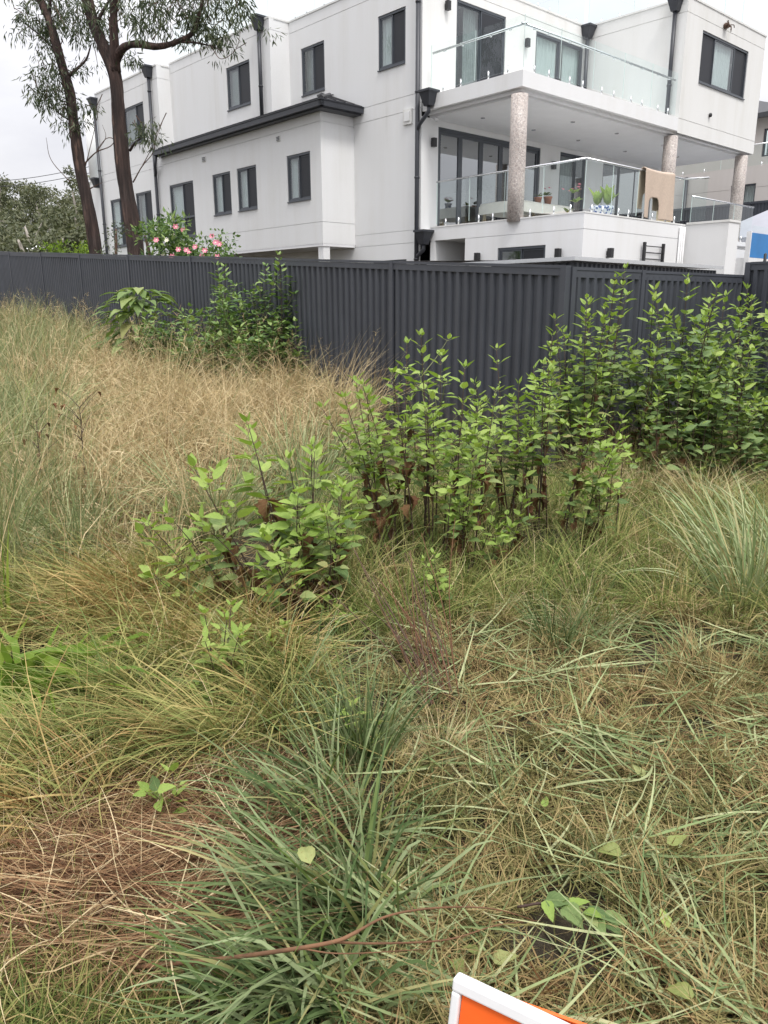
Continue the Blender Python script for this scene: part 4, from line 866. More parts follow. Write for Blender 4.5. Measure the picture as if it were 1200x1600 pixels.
def vnoise(x, y, sc, seed):                               # cheap smooth field in 0..1
    r = random.Random(seed); v = 0
    for k in range(5):
        a = r.uniform(0, 6.283); fq = sc*r.uniform(.6, 1.7); v = v+np.sin((x*math.cos(a)+y*math.sin(a))*fq+r.uniform(0, 6.283))
    return np.clip(.5+v/5., 0, 1)
def W_(*a): return np.array(a, float)
ALLP = W_((-1.6, 1.0), (1.6, 1.0), (2.6, 3.5), (5.2, 9.0), (1.7, 7.2), (-9.6, 20), (-10.5, 18), (-6, 9), (-3, 4.5))
TALL = poly((-60, 480), (60, 486), (200, 520), (330, 560), (500, 600), (600, 650), (575, 730), (450, 790), (330, 870), (240, 930), (130, 960), (-60, 1000))
TALLCORE = poly((150, 560), (330, 590), (520, 640), (540, 700), (430, 770), (300, 850), (180, 880), (120, 800), (100, 650))
LEFTG = poly((-80, 470), (100, 490), (190, 560), (140, 650), (110, 760), (180, 880), (120, 960), (-80, 1010))
MATP = poly((-60, 960), (140, 940), (260, 900), (440, 980), (520, 1100), (420, 1240), (250, 1230), (110, 1330), (-60, 1420))
THAT = poly((-60, 1400), (100, 1320), (230, 1235), (420, 1220), (430, 1330), (350, 1500), (180, 1540), (-60, 1530))
CLIP = poly((560, 1000), (720, 950), (1000, 930), (1280, 960), (1290, 1700), (560, 1700), (520, 1500), (620, 1250))
MIDG = poly((430, 860), (560, 790), (1000, 740), (1260, 740), (1260, 1010), (1000, 990), (700, 990), (520, 1030))
BOTL = poly((-80, 1500), (180, 1520), (260, 1560), (260, 1700), (-80, 1700))
PI2 = 2*math.pi
def clumps(x, y, m, seed, pull=.45):
    """gather the points round m tuft centres; gives the pulled points and the centre index"""
    rg = np.random.default_rng(seed); c = rg.permutation(len(x))[:m]; cx, cy = x[c], y[c]; ix = np.empty(len(x), int)
    for i in range(0, len(x), 4000): ix[i:i+4000] = ((x[i:i+4000, None]-cx)**2+(y[i:i+4000, None]-cy)**2).argmin(1)
    q = pull*rg.uniform(.3, 1.2, len(x)); return x+(cx[ix]-x)*q, y+(cy[ix]-y)*q, ix, rg.random((m, 6)), np.arctan2(y-cy[ix], x-cx[ix])
# litter everywhere under the rest
x, y, rg = sample(ALLP, 46000, 1, 1.1); n = len(x)
blades('grass_litter', G_CLIP, x, y, rg.uniform(.05, .20, n), rg.uniform(.002, .0055, n)*(1+.12*y), rg.uniform(0, PI2, n), rg.uniform(1.1, 1.6, n), rg.uniform(-.3, .5, n), .5*vnoise(x, y, 2.2, 4)+.6*rg.random(n)-.08, rg.uniform(0, .05, n), 3, rg.uniform(-.6, .6, n), seed=1)
# tall dry grass in tufts that lean each its own way
x, y, rg = sample(TALL, 26000, 2, .5); core = inside(TALLCORE, x, y); k = rg.random(len(x)) < np.clip(np.where(core, .85, .55)+.5*(vnoise(x, y, 1.4, 77)-.5), .15, 1); x, y = x[k], y[k]; n = len(x)
x, y, ix, cr, ra = clumps(x, y, 420, 2, .5)
hgt = (.34+.66*vnoise(x, y, 1.1, 21))*rg.uniform(.55, 1.2, n)*(.65+.6*cr[ix, 1])
blades('tall_dry_grass', G_TALLDRY, x, y, hgt, rg.uniform(.0024, .0046, n)*(1+.09*y), np.where(rg.random(n) < .6, -1.2+2.6*(cr[ix, 0]-.5)+rg.normal(0, .5, n), ra), rg.uniform(.0, .4, n), rg.uniform(.2, 1.2, n)+.8*cr[ix, 2], .35*vnoise(x, y, 1.6, 9)+.3*cr[ix, 3]+.55*rg.random(n)-.12, rg.uniform(-.02, .08, n), 6, rg.normal(0, .6, n), seed=2)
x, y, rg = sample(TALL, 2600, 32, .4); n = len(x)
blades('straw_stalks', G_TALLDRY, x, y, rg.uniform(.55, 1.05, n), rg.uniform(.004, .0065, n)*(1+.07*y), rg.normal(-.6, 1.5, n), rg.uniform(0, .45, n), rg.uniform(.0, .6, n), rg.uniform(.35, .7, n), 0, 6, rg.normal(0, .4, n), seed=32)
x, y, rg = sample(TALLCORE, 12000, 3, .5); n = len(x)
blades('fallen_straw', G_TALLDRY, x, y, rg.uniform(.25, .6, n), rg.uniform(.002, .0038, n)*(1+.08*y), rg.uniform(0, PI2, n), rg.uniform(.5, 1.2, n), rg.uniform(.2, 1.2, n), rg.random(n)*.8, rg.uniform(.05, .40, n), 5, rg.normal(0, .6, n), seed=3, minh=rg.uniform(.02, .35, n))
# blue green grass on the left bank
x, y, rg = sample(LEFTG, 18000, 4, .5); n = len(x); x, y, ix, cr, ra = clumps(x, y, 200, 4, .6)
blades('tall_green_grass', G_TALLGREEN, x, y, (.5+.55*vnoise(x, y, 1.2, 5))*rg.uniform(.55, 1.2, n)*(.65+.6*cr[ix, 1]), rg.uniform(.0032, .0068, n)*(1+.07*y), np.where(rg.random(n) < .5, -1+2.6*(cr[ix, 0]-.5)+rg.normal(0, .5, n), ra), rg.uniform(.0, .45, n), rg.uniform(.3, 1.5, n), .35*cr[ix, 3]+.7*rg.random(n), 0, 6, rg.normal(0, .4, n), seed=4)
x, y, rg = sample(TALL, 13000, 41, .6); n = len(x); x, y, ix, cr, ra = clumps(x, y, 120, 41, .7)
blades('tall_green_grass', G_TALLGREEN, x, y, rg.uniform(.35, .75, n)*(.7+.5*cr[ix, 1]), rg.uniform(.0035, .007, n)*(1+.07*y), ra, rg.uniform(.0, .6, n), rg.uniform(.3, 1.6, n), .3*cr[ix, 3]+.75*rg.random(n), 0, 6, rg.normal(0, .4, n), seed=41)
# matted grass combed over towards the lower left
x, y, rg = sample(MATP, 19000, 5, .8); n = len(x); x, y, ix, cr, ra = clumps(x, y, 130, 5, .55); fl = math.radians(205)+1.1*(vnoise(x, y, 1.3, 31)-.5)*2+1.7*(cr[ix, 0]-.5)
blades('matted_grass', G_MAT, x, y, rg.uniform(.2, .6, n)*(.6+.7*cr[ix, 1]), rg.uniform(.0026, .0075, n), np.where(rg.random(n) < .85, fl+rg.normal(0, .35, n), rg.uniform(0, PI2, n)), rg.uniform(.4, 1.3, n), rg.uniform(.3, 1.1, n), .3*vnoise(x, y, 2.5, 6)+.45*cr[ix, 3]+.5*rg.random(n)-.12, rg.uniform(.0, .12, n), 7, rg.normal(.3, .7, n), seed=5, minh=rg.uniform(.002, .13, n)*(.3+cr[ix, 2]))
x, y, rg = sample(MATP, 900, 51, .5); n = len(x)
blades('loose_straw', G_TALLDRY, x, y, rg.uniform(.25, .6, n), rg.uniform(.003, .005, n), rg.uniform(0, PI2, n), rg.uniform(.3, 1.2, n), rg.uniform(.2, 1.4, n), rg.uniform(.3, .7, n), .02, 7, rg.normal(0, .9, n), seed=51)
# red brown thatch
x, y, rg = sample(THAT, 13000, 6, .7); n = len(x); x, y, ix, cr, ra = clumps(x, y, 60, 6, .4)
blades('dead_thatch', G_THATCH, x, y, rg.uniform(.12, .42, n), rg.uniform(.0022, .0042, n), rg.choice([0., math.pi], n)+.9*(cr[ix, 0]-.5)+rg.normal(.15, .45, n), rg.uniform(1.1, 1.6, n), rg.uniform(-.1, .45, n), .4*cr[ix, 3]+.75*rg.random(n)-.08, rg.uniform(.0, .08, n), 5, rg.normal(0, .6, n), seed=6)
x, y, rg = sample(THAT, 500, 61, .5); n = len(x)
blades('loose_straw', G_TALLDRY, x, y, rg.uniform(.15, .45, n), rg.uniform(.003, .005, n), rg.uniform(0, PI2, n), rg.uniform(1.0, 1.5, n), rg.uniform(-.1, .6, n), rg.uniform(.2, .7, n), .07, 6, rg.normal(0, .7, n), seed=61)
# mown clippings at the right
x, y, rg = sample(CLIP, 36000, 7, .9); n = len(x); x, y, ix, cr, ra = clumps(x, y, 240, 7, .55)
blades('mown_grass', G_CLIP, x, y, rg.uniform(.03, .20, n), rg.uniform(.0018, .0058, n), np.where(rg.random(n) < .4, PI2*cr[ix, 0]+rg.normal(0, .5, n), rg.uniform(0, PI2, n)), rg.uniform(.6, 1.6, n), rg.uniform(-.2, .8, n), .3*vnoise(x, y, 3.2, 14)+.35*cr[ix, 3]+.6*rg.random(n)-.14, rg.uniform(0, .05, n), 4, rg.normal(0, .9, n), seed=7, minh=rg.uniform(.0, .05, n)*(.2+1.2*cr[ix, 2]))
x, y, rg = sample(CLIP, 2000, 8, .5); n = len(x); x, y, ix, cr, ra = clumps(x, y, 40, 8, .5)
blades('cut_blades', G_CLIPL, x, y, rg.uniform(.10, .46, n), rg.uniform(.0045, .0105, n), np.where(rg.random(n) < .5, PI2*cr[ix, 0]+rg.normal(0, .5, n), rg.uniform(0, PI2, n)), rg.uniform(1.2, 1.6, n), rg.uniform(-.2, .35, n), .9*rg.random(n), rg.uniform(.02, .07, n), 5, rg.normal(0, .4, n), roll=rg.uniform(-.9, .9, n), seed=8, minh=rg.uniform(.01, .06, n))
# fine green grass among the weeds
x, y, rg = sample(MIDG, 24000, 9, .6); n = len(x); x, y, ix, cr, ra = clumps(x, y, 230, 9, .6)
blades('fine_green_grass', G_FINE, x, y, rg.uniform(.12, .5, n)*(.5+.8*cr[ix, 1]), rg.uniform(.0024, .0052, n)*(1+.06*y), ra+rg.normal(0, .6, n), rg.uniform(0, .7, n), rg.uniform(.4, 1.7, n), .4*cr[ix, 3]+.7*rg.random(n)-.05, 0, 5, rg.normal(0, .5, n), seed=9)
x, y, rg = sample(MIDG, 5000, 91, .4); n = len(x)
blades('dry_grass_litter', G_TALLDRY, x, y, rg.uniform(.12, .4, n), rg.uniform(.002, .0045, n)*(1+.06*y), rg.uniform(0, PI2, n), rg.uniform(.4, 1.4, n), rg.uniform(0, .9, n), .75*rg.random(n), rg.uniform(0, .06, n), 5, rg.normal(0, .6, n), seed=91)
x, y, rg = sample(poly((860, 690), (1260, 680), (1260, 790), (1000, 800), (880, 760)), 8000, 10, .3); n = len(x); x, y, ix, cr, ra = clumps(x, y, 60, 10, .5)
blades('dry_grass_tufts', G_TALLDRY, x, y, rg.uniform(.2, .55, n)*(.6+.7*cr[ix, 1]), rg.uniform(.0022, .004, n)*(1+.08*y), ra+rg.normal(0, .5, n), rg.uniform(0, .7, n), rg.uniform(.5, 1.9, n), .7*rg.random(n)+.2*cr[ix, 3], 0, 5, rg.normal(0, .5, n), seed=10)
x, y, rg = sample(BOTL, 2600, 11, 0); n = len(x)
blades('short_green_grass', G_FINE, x, y, rg.uniform(.08, .26, n), rg.uniform(.003, .006, n), rg.uniform(0, PI2, n), rg.uniform(.1, .9, n), rg.uniform(.3, 1.3, n), rg.random(n), 0, 5, rg.normal(0, .4, n), seed=11)
# flowering stalks with loose seed heads standing above the tall grass
x1, y1, rg = sample(TALL, 230, 71, .2); P = np.array([gp(a+random.uniform(-8, 8), random.uniform(540, 650)) for a in (30, 50, 92, 105, 140, 150, 168, 186, 205, 220, 238, 250, 330, 372, 420, 436, 455, 468, 520, 545, 612, 628) for _ in range(3)])
x = np.concatenate([x1, P[:, 0]]); y = np.concatenate([y1, P[:, 1]]); n = len(x); Lc = rg.uniform(.75, 1.3, n); az = rg.uniform(0, PI2, n); le = rg.uniform(0, .25, n); be = rg.uniform(.1, .75, n)
blades('seed_stalks', G_TALLDRY, x, y, Lc, rg.uniform(.0035, .0055, n), az, le, be, rg.uniform(.2, .6, n), 0, 8, 0, seed=12, kink=0)
ss = np.linspace(0, 1, 41); th = le[:, None]+be[:, None]*ss; hx = np.cumsum(np.sin(th), 1)*Lc[:, None]/41; hz = np.cumsum(np.cos(th), 1)*Lc[:, None]/41
ii = np.repeat(np.arange(n), 18); jj = rg.integers(29, 41, len(ii)); m = len(ii); ex = x[ii]+hx[ii, jj]*np.cos(az[ii]); ey = y[ii]+hx[ii, jj]*np.sin(az[ii]); ez = gz(x[ii], y[ii])+hz[ii, jj]-gz(ex, ey)
blades('seed_heads', G_TALLDRY, ex, ey, rg.uniform(.03, .11, m), rg.uniform(.0035, .006, m), az[ii]+rg.normal(0, 1.2, m), rg.uniform(.2, 1.3, m), rg.uniform(.2, 1.2, m), rg.uniform(.1, .7, m), ez, 3, 0, seed=13, kink=0)

def clump(name, px, mat, n, rad, Ln, wd, lean, bend, label, cat='grass tuft', azm=None, seed=1, group=None, seg=7, squash=1., azs=.6, minh=None):
    g = gp(*px); rg = np.random.default_rng(seed); a = rg.uniform(0, PI2, n); r = rad*rg.random(n)**.6; x = g[0]+r*np.cos(a); y = g[1]+r*np.sin(a)*squash
    z = float(gz(np.array(g[0]), np.array(g[1]))); t = empty(name, (g[0], g[1], z), 0, label, cat, group)
    az = a+rg.normal(0, .5, n) if azm is None else np.where(rg.random(n) < .7, rg.normal(azm, azs, n), a)
    blades('blade_tuft', mat, x, y, rg.uniform(*Ln, n), rg.uniform(*wd, n), az, rg.uniform(*lean, n)*(.4+.6*r/rad), rg.uniform(*bend, n), .4*rg.random(n)+.6*rg.random(n), 0, seg, rg.normal(0, .3, n), parent=t, base=(g[0], g[1], z), seed=seed, minh=None if minh is None else rg.uniform(*minh, n)); return t
dl, dd_ = math.radians(200), math.radians(235)
clump('grass_tussock', (530, 1300), G_TUSS, 330, .17, (.25, .55), (.007, .014), (.25, 1.15), (.5, 1.3), 'lush green grass tussock lying over in the middle foreground', azm=math.radians(200), seed=21, azs=.9)
clump('grass_tussock', (550, 1450), G_TUSS, 300, .17, (.3, .62), (.008, .0155), (.5, 1.25), (.4, 1.0), 'flattened dark green tussock around the fallen red branch', azm=math.radians(205), seed=22, azs=.65)
clump('grass_tussock', (475, 1570), G_TUSS, 240, .16, (.28, .5), (.008, .015), (.6, 1.3), (.4, 1.0), 'dark green tussock spreading at the bottom edge under the branch', azm=math.radians(210), seed=23, azs=.8)
clump('grass_tussock', (570, 1200), G_TUSS, 190, .10, (.28, .55), (.006, .011), (.0, .6), (.2, 1.0), 'upright blue green grass tuft behind the middle tussock', seed=24)
clump('grass_tussock', (440, 1125), G_TUSS, 130, .14, (.3, .6), (.006, .011), (.4, 1.1), (.4, 1.2), 'loose long bladed tuft below the front weed bush', seed=25)
clump('pale_tussock', (1172, 950), G_PALE, 260, .18, (.5, 1.0), (.008, .014), (.1, .85), (.3, 1.3), 'tall pale silvery grass tussock at the right edge', seed=26)
clump('pale_tussock', (1240, 905), G_PALE, 260, .25, (.5, 1.0), (.008, .014), (.1, .85), (.3, 1.3), 'second silvery tussock half cut by the right edge of the view', seed=27)
clump('grass_tussock', (870, 1010), G_TUSS, 140, .12, (.2, .45), (.004, .008), (.2, .8), (.3, .9), 'small grey green tuft standing in the mown clearing', seed=28)
clump('dry_grass_tuft', (925, 1000), G_TALLDRY, 200, .12, (.15, .38), (.002, .0035), (.1, .8), (.3, 1.2), 'small straw tuft at the back of the mown clearing', seed=29)
clump('dry_grass_tuft', (690, 1190), G_TALLDRY, 260, .09, (.10, .28), (.0016, .003), (.2, 1.2), (.3, 1.2), 'short straw tuft in the middle beside the mown clearing', seed=30)
clump('dark_grass_tuft', (1120, 1090), G_CLIP, 420, .22, (.15, .42), (.002, .004), (.2, 1.0), (.3, 1.2), 'brown olive grass tuft below the silvery tussock', seed=31)
clump('grass_tussock', (470, 780), G_PALE, 300, .25, (.5, .95), (.006, .011), (.0, .7), (.3, 1.3), 'blue green tall tuft behind the front weed bush', seed=32)
clump('grass_tussock', (330, 830), G_PALE, 300, .28, (.45, .9), (.006, .011), (.1, .8), (.3, 1.3), 'pale tall tuft left of the front weed bush', seed=33)
t = clump('strap_leaf_plant', (38, 1140), G_STRAP, 56, .12, (.35, .66), (.030, .050), (.35, 1.1), (.8, 1.5), 'bright green strap leaved plant at the left edge', 'plant', azm=math.radians(-20), seed=34, seg=9, azs=1.5, minh=(.14, .30))
clump('strap_leaf_plant', (18, 1010), G_STRAP, 3, .02, (.45, .6), (.018, .024), (.0, .15), (.1, .3), 'single upright strap leaf standing above the left edge plant', 'plant', seed=35, seg=9)

# ------------------------------------------------------------------ weeds: stems with opposite leaf pairs
def weed(base, h, lean, nst, size, label, group, seed, young=.3, spread=.14, bare=.38, shoots=3, deep=False, joined=False, name='leafy_weed', dry=3, px=True, dense=1.):
    rr = random.Random(seed); random.seed(seed); g = gp(*base) if px else base; z = float(gz(np.array(g[0]), np.array(g[1]))); t = empty(name, (g[0], g[1], z), 0, label, 'weed' if name != 'seedling' else 'seedling', group)
    cs = []
    def node(p, ax, a, sz, s, up):
        for k in range(2):
            aa = a+k*math.pi+rr.uniform(-.35, .35); o = Vector((math.cos(aa), math.sin(aa), 0)); el = up+rr.uniform(-.3, .25); d = (o*math.cos(el)+ax*math.sin(el)).normalized()
            q = p+d*sz*.35; L_ = sz*rr.choice((rr.uniform(.45, .8), rr.uniform(.8, 1.1), rr.uniform(.95, 1.3)))
            if rr.random() < .06: continue
            b = MB(); b.tube([p, q], [.0016, .001], 3, False); 
            if not joined and sz > .05: pet.add([tuple(v) for v in b.v], b.f)
            msh = LY if s > 1-young*rr.uniform(.6, 1.3) else (LD if deep else LM)
            if joined: cs.append((q, d, L_, s))
            else: put_leaf(t, rr.choice(msh), q, d, (ax*.8+o*-.25+Vector((rr.uniform(-.3, .3), rr.uniform(-.3, .3), .35))), L_)
    for i in range(nst):
        pet = MB(); a0 = rr.uniform(0, 6.283); hh = h*(1 if i == 0 else rr.uniform(.62, .98)); ln = Vector((lean[0], lean[1], 0))*hh+Vector((math.cos(a0), math.sin(a0), 0))*rr.uniform(.08, .32)*hh*(0 if i == 0 else 1)
        b0 = Vector((rr.uniform(-spread, spread), rr.uniform(-spread, spread), -.02)); P = round_tube([b0, b0+ln*.25+Vector((0, 0, hh*.36)), b0+ln*.6+Vector((rr.uniform(-.02, .02), rr.uniform(-.02, .02), hh*.7)), b0+ln+Vector((0, 0, hh))], 8); m = len(P)
        b = MB(); b.tube(P, [.0052*(1-.72*j/m)*(.7+.4*h) for j in range(m)], 6); st = b.build('stem', STEMD, t, True)
        s = bare*rr.uniform(.85, 1.1); a = rr.uniform(0, 3); sp = size*.56*dense/hh; ns = shoots
        while s < .985:
            p = P[min(m-1, int(s*(m-1)))]; q = P[min(m-1, int(s*(m-1))+1)]; ax = (q-P[max(0, int(s*(m-1))-1)]).normalized(); k = min(1., .55+.9*(1-s)) if s > .6 else .95
            node(p, ax, a, size*k*rr.uniform(.85, 1.1), s, .25 if s < .9 else .6)
            if ns and rr.random() < .5 and s < .85:
                ns -= 1
                for sd in range(rr.choice((1, 2))):
                    aa = a+1.57+sd*math.pi; o = Vector((math.cos(aa), math.sin(aa), 0)); l = rr.uniform(.08, .2)*(.5+.6*h); e = p+o*l*.7+Vector((0, 0, l*.75)); pp = [p, p.lerp(e, .5)+o*.01, e]; pet.tube(pp, [.003, .0022, .0015], 4, False); ax2 = (e-p).normalized()
                    node(p.lerp(e, .6), ax2, aa+.8, size*.72, s, .3); node(e, ax2, aa+2.3, size*.62, max(s, .8), .5); node(e, ax2, aa+.75, size*.4, 1.1, .9)
            a += 1.57+rr.uniform(-.2, .2); s += sp*rr.uniform(.75, 1.25)*(1 if s < .85 else .6)
        ax = (P[-1]-P[-3]).normalized(); node(P[-1], ax, a, size*.5, 1.2, .8); node(P[-1], ax, a+1.57, size*.34, 1.2, 1.1)
        for k in range(rr.randint(0, dry)):
            p = P[int(rr.uniform(.22, .62)*(m-1))]; aa = rr.uniform(0, 6.283); put_leaf(t, rr.choice(LX), p, Vector((math.cos(aa)*.5, math.sin(aa)*.5, -.9)), Vector((math.cos(aa), math.sin(aa), .3)), size*rr.uniform(.6, 1.0), 'dry_leaf')
        if pet.v: pet.build('leaf_stalks', STEMG, st)['kind'] = 'stuff'
    if joined:
        V, Fc, T = [], [], []; src = [(np.array([v.co for v in m_.vertices]), [tuple(p.vertices) for p in m_.polygons]) for m_ in SIMPLE]
        for q, d, L_, s in cs:
            vv, ff = src[rr.randrange(len(src))]; Mx = np.array(frame(d, Vector((rr.uniform(-.3, .3), rr.uniform(-.3, .3), 1))))[:3, :3]*L_; n0 = len(V); V += list(vv@Mx.T+np.array(q)); tn = min(1, max(0, .15+.55*rr.random()+(.35 if s > .85 else 0))); T += [tn]*len(vv)
            for f_ in ff:
                for k in range(1, len(f_)-1): Fc.append((f_[0]+n0, f_[k]+n0, f_[k+1]+n0))
        o = inst('leaves', trimesh('leaves', np.array(V), np.array(Fc), BUSHL, np.array(T)), t); o['kind'] = 'stuff'
    return t
SIMPLE = [leafmesh('leaf_shape', BUSHL, w_, f_, d_, 0, 4, 0, t_) for w_, f_, d_, t_ in ((.58, .2, .4, 0), (.64, .15, .6, .25), (.54, .25, .2, -.25))]
sd = 100
def cluster(rows, label, group, **k):
    global sd
    od = ['leftmost', 'second', 'third', 'fourth', 'fifth', 'sixth', 'seventh', 'eighth', 'ninth', 'tenth', 'eleventh', 'twelfth']; xs = sorted(r[0] for r in rows)
    for (bx, by, h, lx, ly, ns, size) in rows:
        q = xs.index(bx); lb = (od[q]+' '+label) if q == 0 else ('rightmost '+label if q == len(rows)-1 else od[q]+' from the left: '+label)
        sd += 1; weed((bx, by), h, (lx, ly), ns, size*1.38, lb, group, sd, **k)
# front bush
cluster([(455, 985, .86, -.10, .0, 2, .10), (505, 975, .90, .04, .05, 2, .10), (415, 1000, .86, -.40, .0, 2, .105), (470, 1012, .62, -.30, -.05, 2, .09), (368, 1010, .64, -.55, .0, 2, .095), (535, 990, .72, .14, .05, 2, .085), (425, 955, .97, -.20, .1, 2, .105), (350, 990, .58, -.70, .05, 2, .09), (490, 950, .88, .0, .1, 2, .095)],
    'broad leaved weed of the front bush', 'weeds of the front bush', young=.4, spread=.10, bare=.42, dry=8, shoots=3)
# middle tall group
cluster([(650, 880, 1.38, -.05, .0, 3, .085), (620, 890, 1.18, -.12, .0, 3, .085), (690, 880, 1.20, .08, .05, 3, .085), (720, 885, 1.08, .10, .05, 3, .08), (590, 880, 1.02, -.22, .0, 3, .085), (740, 900, .70, .1, .0, 3, .08), (665, 850, 1.25, .02, .1, 3, .085), (700, 905, .62, .05, .0, 3, .08), (610, 860, 1.10, -.1, .1, 3, .085), (770, 905, .52, .15, -.05, 3, .075),],
    'leafy weed of the tall middle group', 'weeds of the tall middle group', young=.45, spread=.13, bare=.5, dry=9)
# right of the middle
cluster([(815, 850, 1.18, -.02, .0, 3, .08), (850, 855, 1.15, .05, .05, 3, .08), (800, 835, 1.22, -.05, .1, 3, .08), (880, 860, .95, .1, .0, 3, .08), (780, 850, .98, -.1, .0, 3, .08), (910, 870, .60, .1, .0, 3, .075), (840, 830, 1.3, .06, .1, 3, .08), (930, 840, .85, .1, .05, 2, .08)],
    'leafy weed of the group right of the middle', 'weeds right of the middle', young=.35, spread=.13, bare=.46, dry=7)
# against the corner of the fence
cluster([(905, 755, 1.55, -.04, .0, 3, .10), (940, 750, 1.72, .05, .0, 3, .10), (870, 760, 1.40, -.1, .0, 3, .10), (960, 745, 1.80, .03, .0, 3, .10), (890, 745, 1.5, .0, .0, 3, .10)],
    'tall weed standing against the fence corner', 'tall weeds at the fence corner', young=.25, spread=.14, bare=.3, dry=2)
weed((775, 700), 1.15, (.0, .0), 1, .10, 'single slender weed in front of the fence between two groups', None, 90, young=.2, bare=.3)
# dense right hand thicket
cluster([(1040, 735, 1.75, -.02, .0, 5, .105), (1010, 740, 1.45, -.08, .0, 5, .105), (1075, 735, 1.55, .0, .0, 5, .105), (1110, 740, 1.60, .03, .0, 5, .105), (1150, 745, 1.65, .05, .0, 5, .105), (1190, 745, 1.75, .05, .0, 5, .105), (1090, 760, 1.05, .0, -.05, 5, .105), (1140, 765, 1.05, .0, -.05, 5, .105), (1180, 772, 1.0, .05, -.05, 5, .10), (1230, 750, 1.7, .05, .0, 5, .105), (1055, 768, .9, -.05, .0, 4, .10), (1125, 712, 1.7, 0, .1, 5, .105)],
    'dense dark weed of the right edge thicket', 'weeds of the right thicket', young=.18, spread=.24, bare=.14, deep=True, dry=2, shoots=6)
# bush by the fence at the left
cluster([(290, 606, 1.15, -.05, .0, 6, .12), (330, 612, 1.30, .0, .0, 6, .12), (370, 616, 1.45, .0, .0, 6, .12), (412, 622, 1.85, .0, .0, 5, .12), (350, 632, 1.15, -.02, -.05, 6, .12), (440, 628, 1.75, .05, .0, 5, .11), (392, 640, 1.15, .0, -.05, 6, .12), (478, 634, 1.50, .03, .0, 4, .11), (310, 628, 1.0, .0, -.05, 6, .12), (262, 602, .95, -.05, .0, 5, .12), (425, 645, 1.1, .02, 0, 6, .12), (385, 610, 1.7, -.02, 0, 5, .12)],
    'dark bushy weed of the long fence bush', 'bushy weeds by the long fence', young=.3, spread=.34, bare=.10, joined=True, dry=0, shoots=11, deep=True, dense=.72)
# big leaved plant beside it
g = gp(228, 592); z = float(gz(np.array(g[0]), np.array(g[1]))); t = empty('large_leaved_plant', (g[0], g[1], z), 0, 'large drooping leaved plant at the left end of the fence bush', 'plant'); rr = random.Random(4)
LBIG = [leafmesh('leaf', MATURE, w_, f_, d_, .0, 8, 0, t_) for w_, f_, d_, t_ in ((.5, .2, .8, 0), (.55, .15, 1.0, .2), (.46, .25, .7, -.2))]
for k in range(170):
    a = rr.uniform(0, 6.283); zz = .3+1.05*rr.random()**.8; r = .72*(1-.7*(zz/1.35)**3)*rr.uniform(.35, 1); p = Vector((r*math.cos(a), r*math.sin(a), zz)); d = Vector((math.cos(a), math.sin(a), rr.uniform(-.3, .35))); put_leaf(t, rr.choice(LBIG), p, d, Vector((0, 0, 1)), rr.uniform(.22, .36))
    if k % 6 == 0:
        b = MB(); b.tube([(0, 0, 0), p*.6+Vector((0, 0, .1)), p], [.012, .008, .004], 5, False); b.build('stem', STEMG, t)
# seedlings
for k, (bx, by, h, n_, s_, lab) in enumerate(((345, 1125, .46, 5, .09, 'young green weed below the front bush'), (150, 1135, .26, 2, .075, 'small green seedling in the matted grass right of the strap leaves'), (228, 1205, .20, 3, .055, 'tiny bright seedling in the matted grass above the red thatch'), (262, 1300, .20, 2, .085, 'small pale green seedling on the red thatch'), (690, 965, .36, 3, .065, 'slender seedling at the back of the clearing left of its middle'), (565, 1190, .26, 2, .06, 'pale seedling in the upright tuft of the middle'), (470, 1090, .34, 2, .065, 'small weed leaning out below the front bush'), (515, 1000, .32, 3, .065, 'small weed at the right foot of the front bush'))):
    weed((bx, by), h, (random.uniform(-.2, .2), 0), n_, s_, lab, None, 300+k, young=.6, spread=.03, bare=.25, shoots=1, name='seedling', dry=0)
# uprooted weed lying in the clearing
g = gp(880, 1480); z = float(gz(np.array(g[0]), np.array(g[1]))); t = empty('pulled_weed', (g[0], g[1], z+.07), 0, 'pulled green weed lying wilted at the tip of the red branch', 'weed'); rr = random.Random(8)
b = MB(); P = round_tube([(-.12, .03, .03), (-.05, .02, .05), (.03, -.01, .05), (.1, -.03, .04)], 5); b.tube(P, .004, 6); b.build('stem', STEMD, t, True)
for k in range(15):
    p = P[rr.randrange(5, len(P))]; a = rr.gauss(-.7, .9); put_leaf(t, rr.choice(LM+LY+LFALL[:1]), p+Vector((0, 0, .01)), Vector((math.cos(a), math.sin(a), rr.uniform(-.25, .35))), Vector((rr.uniform(-.4, .4), rr.uniform(-.4, .4), 1)), rr.uniform(.045, .085))
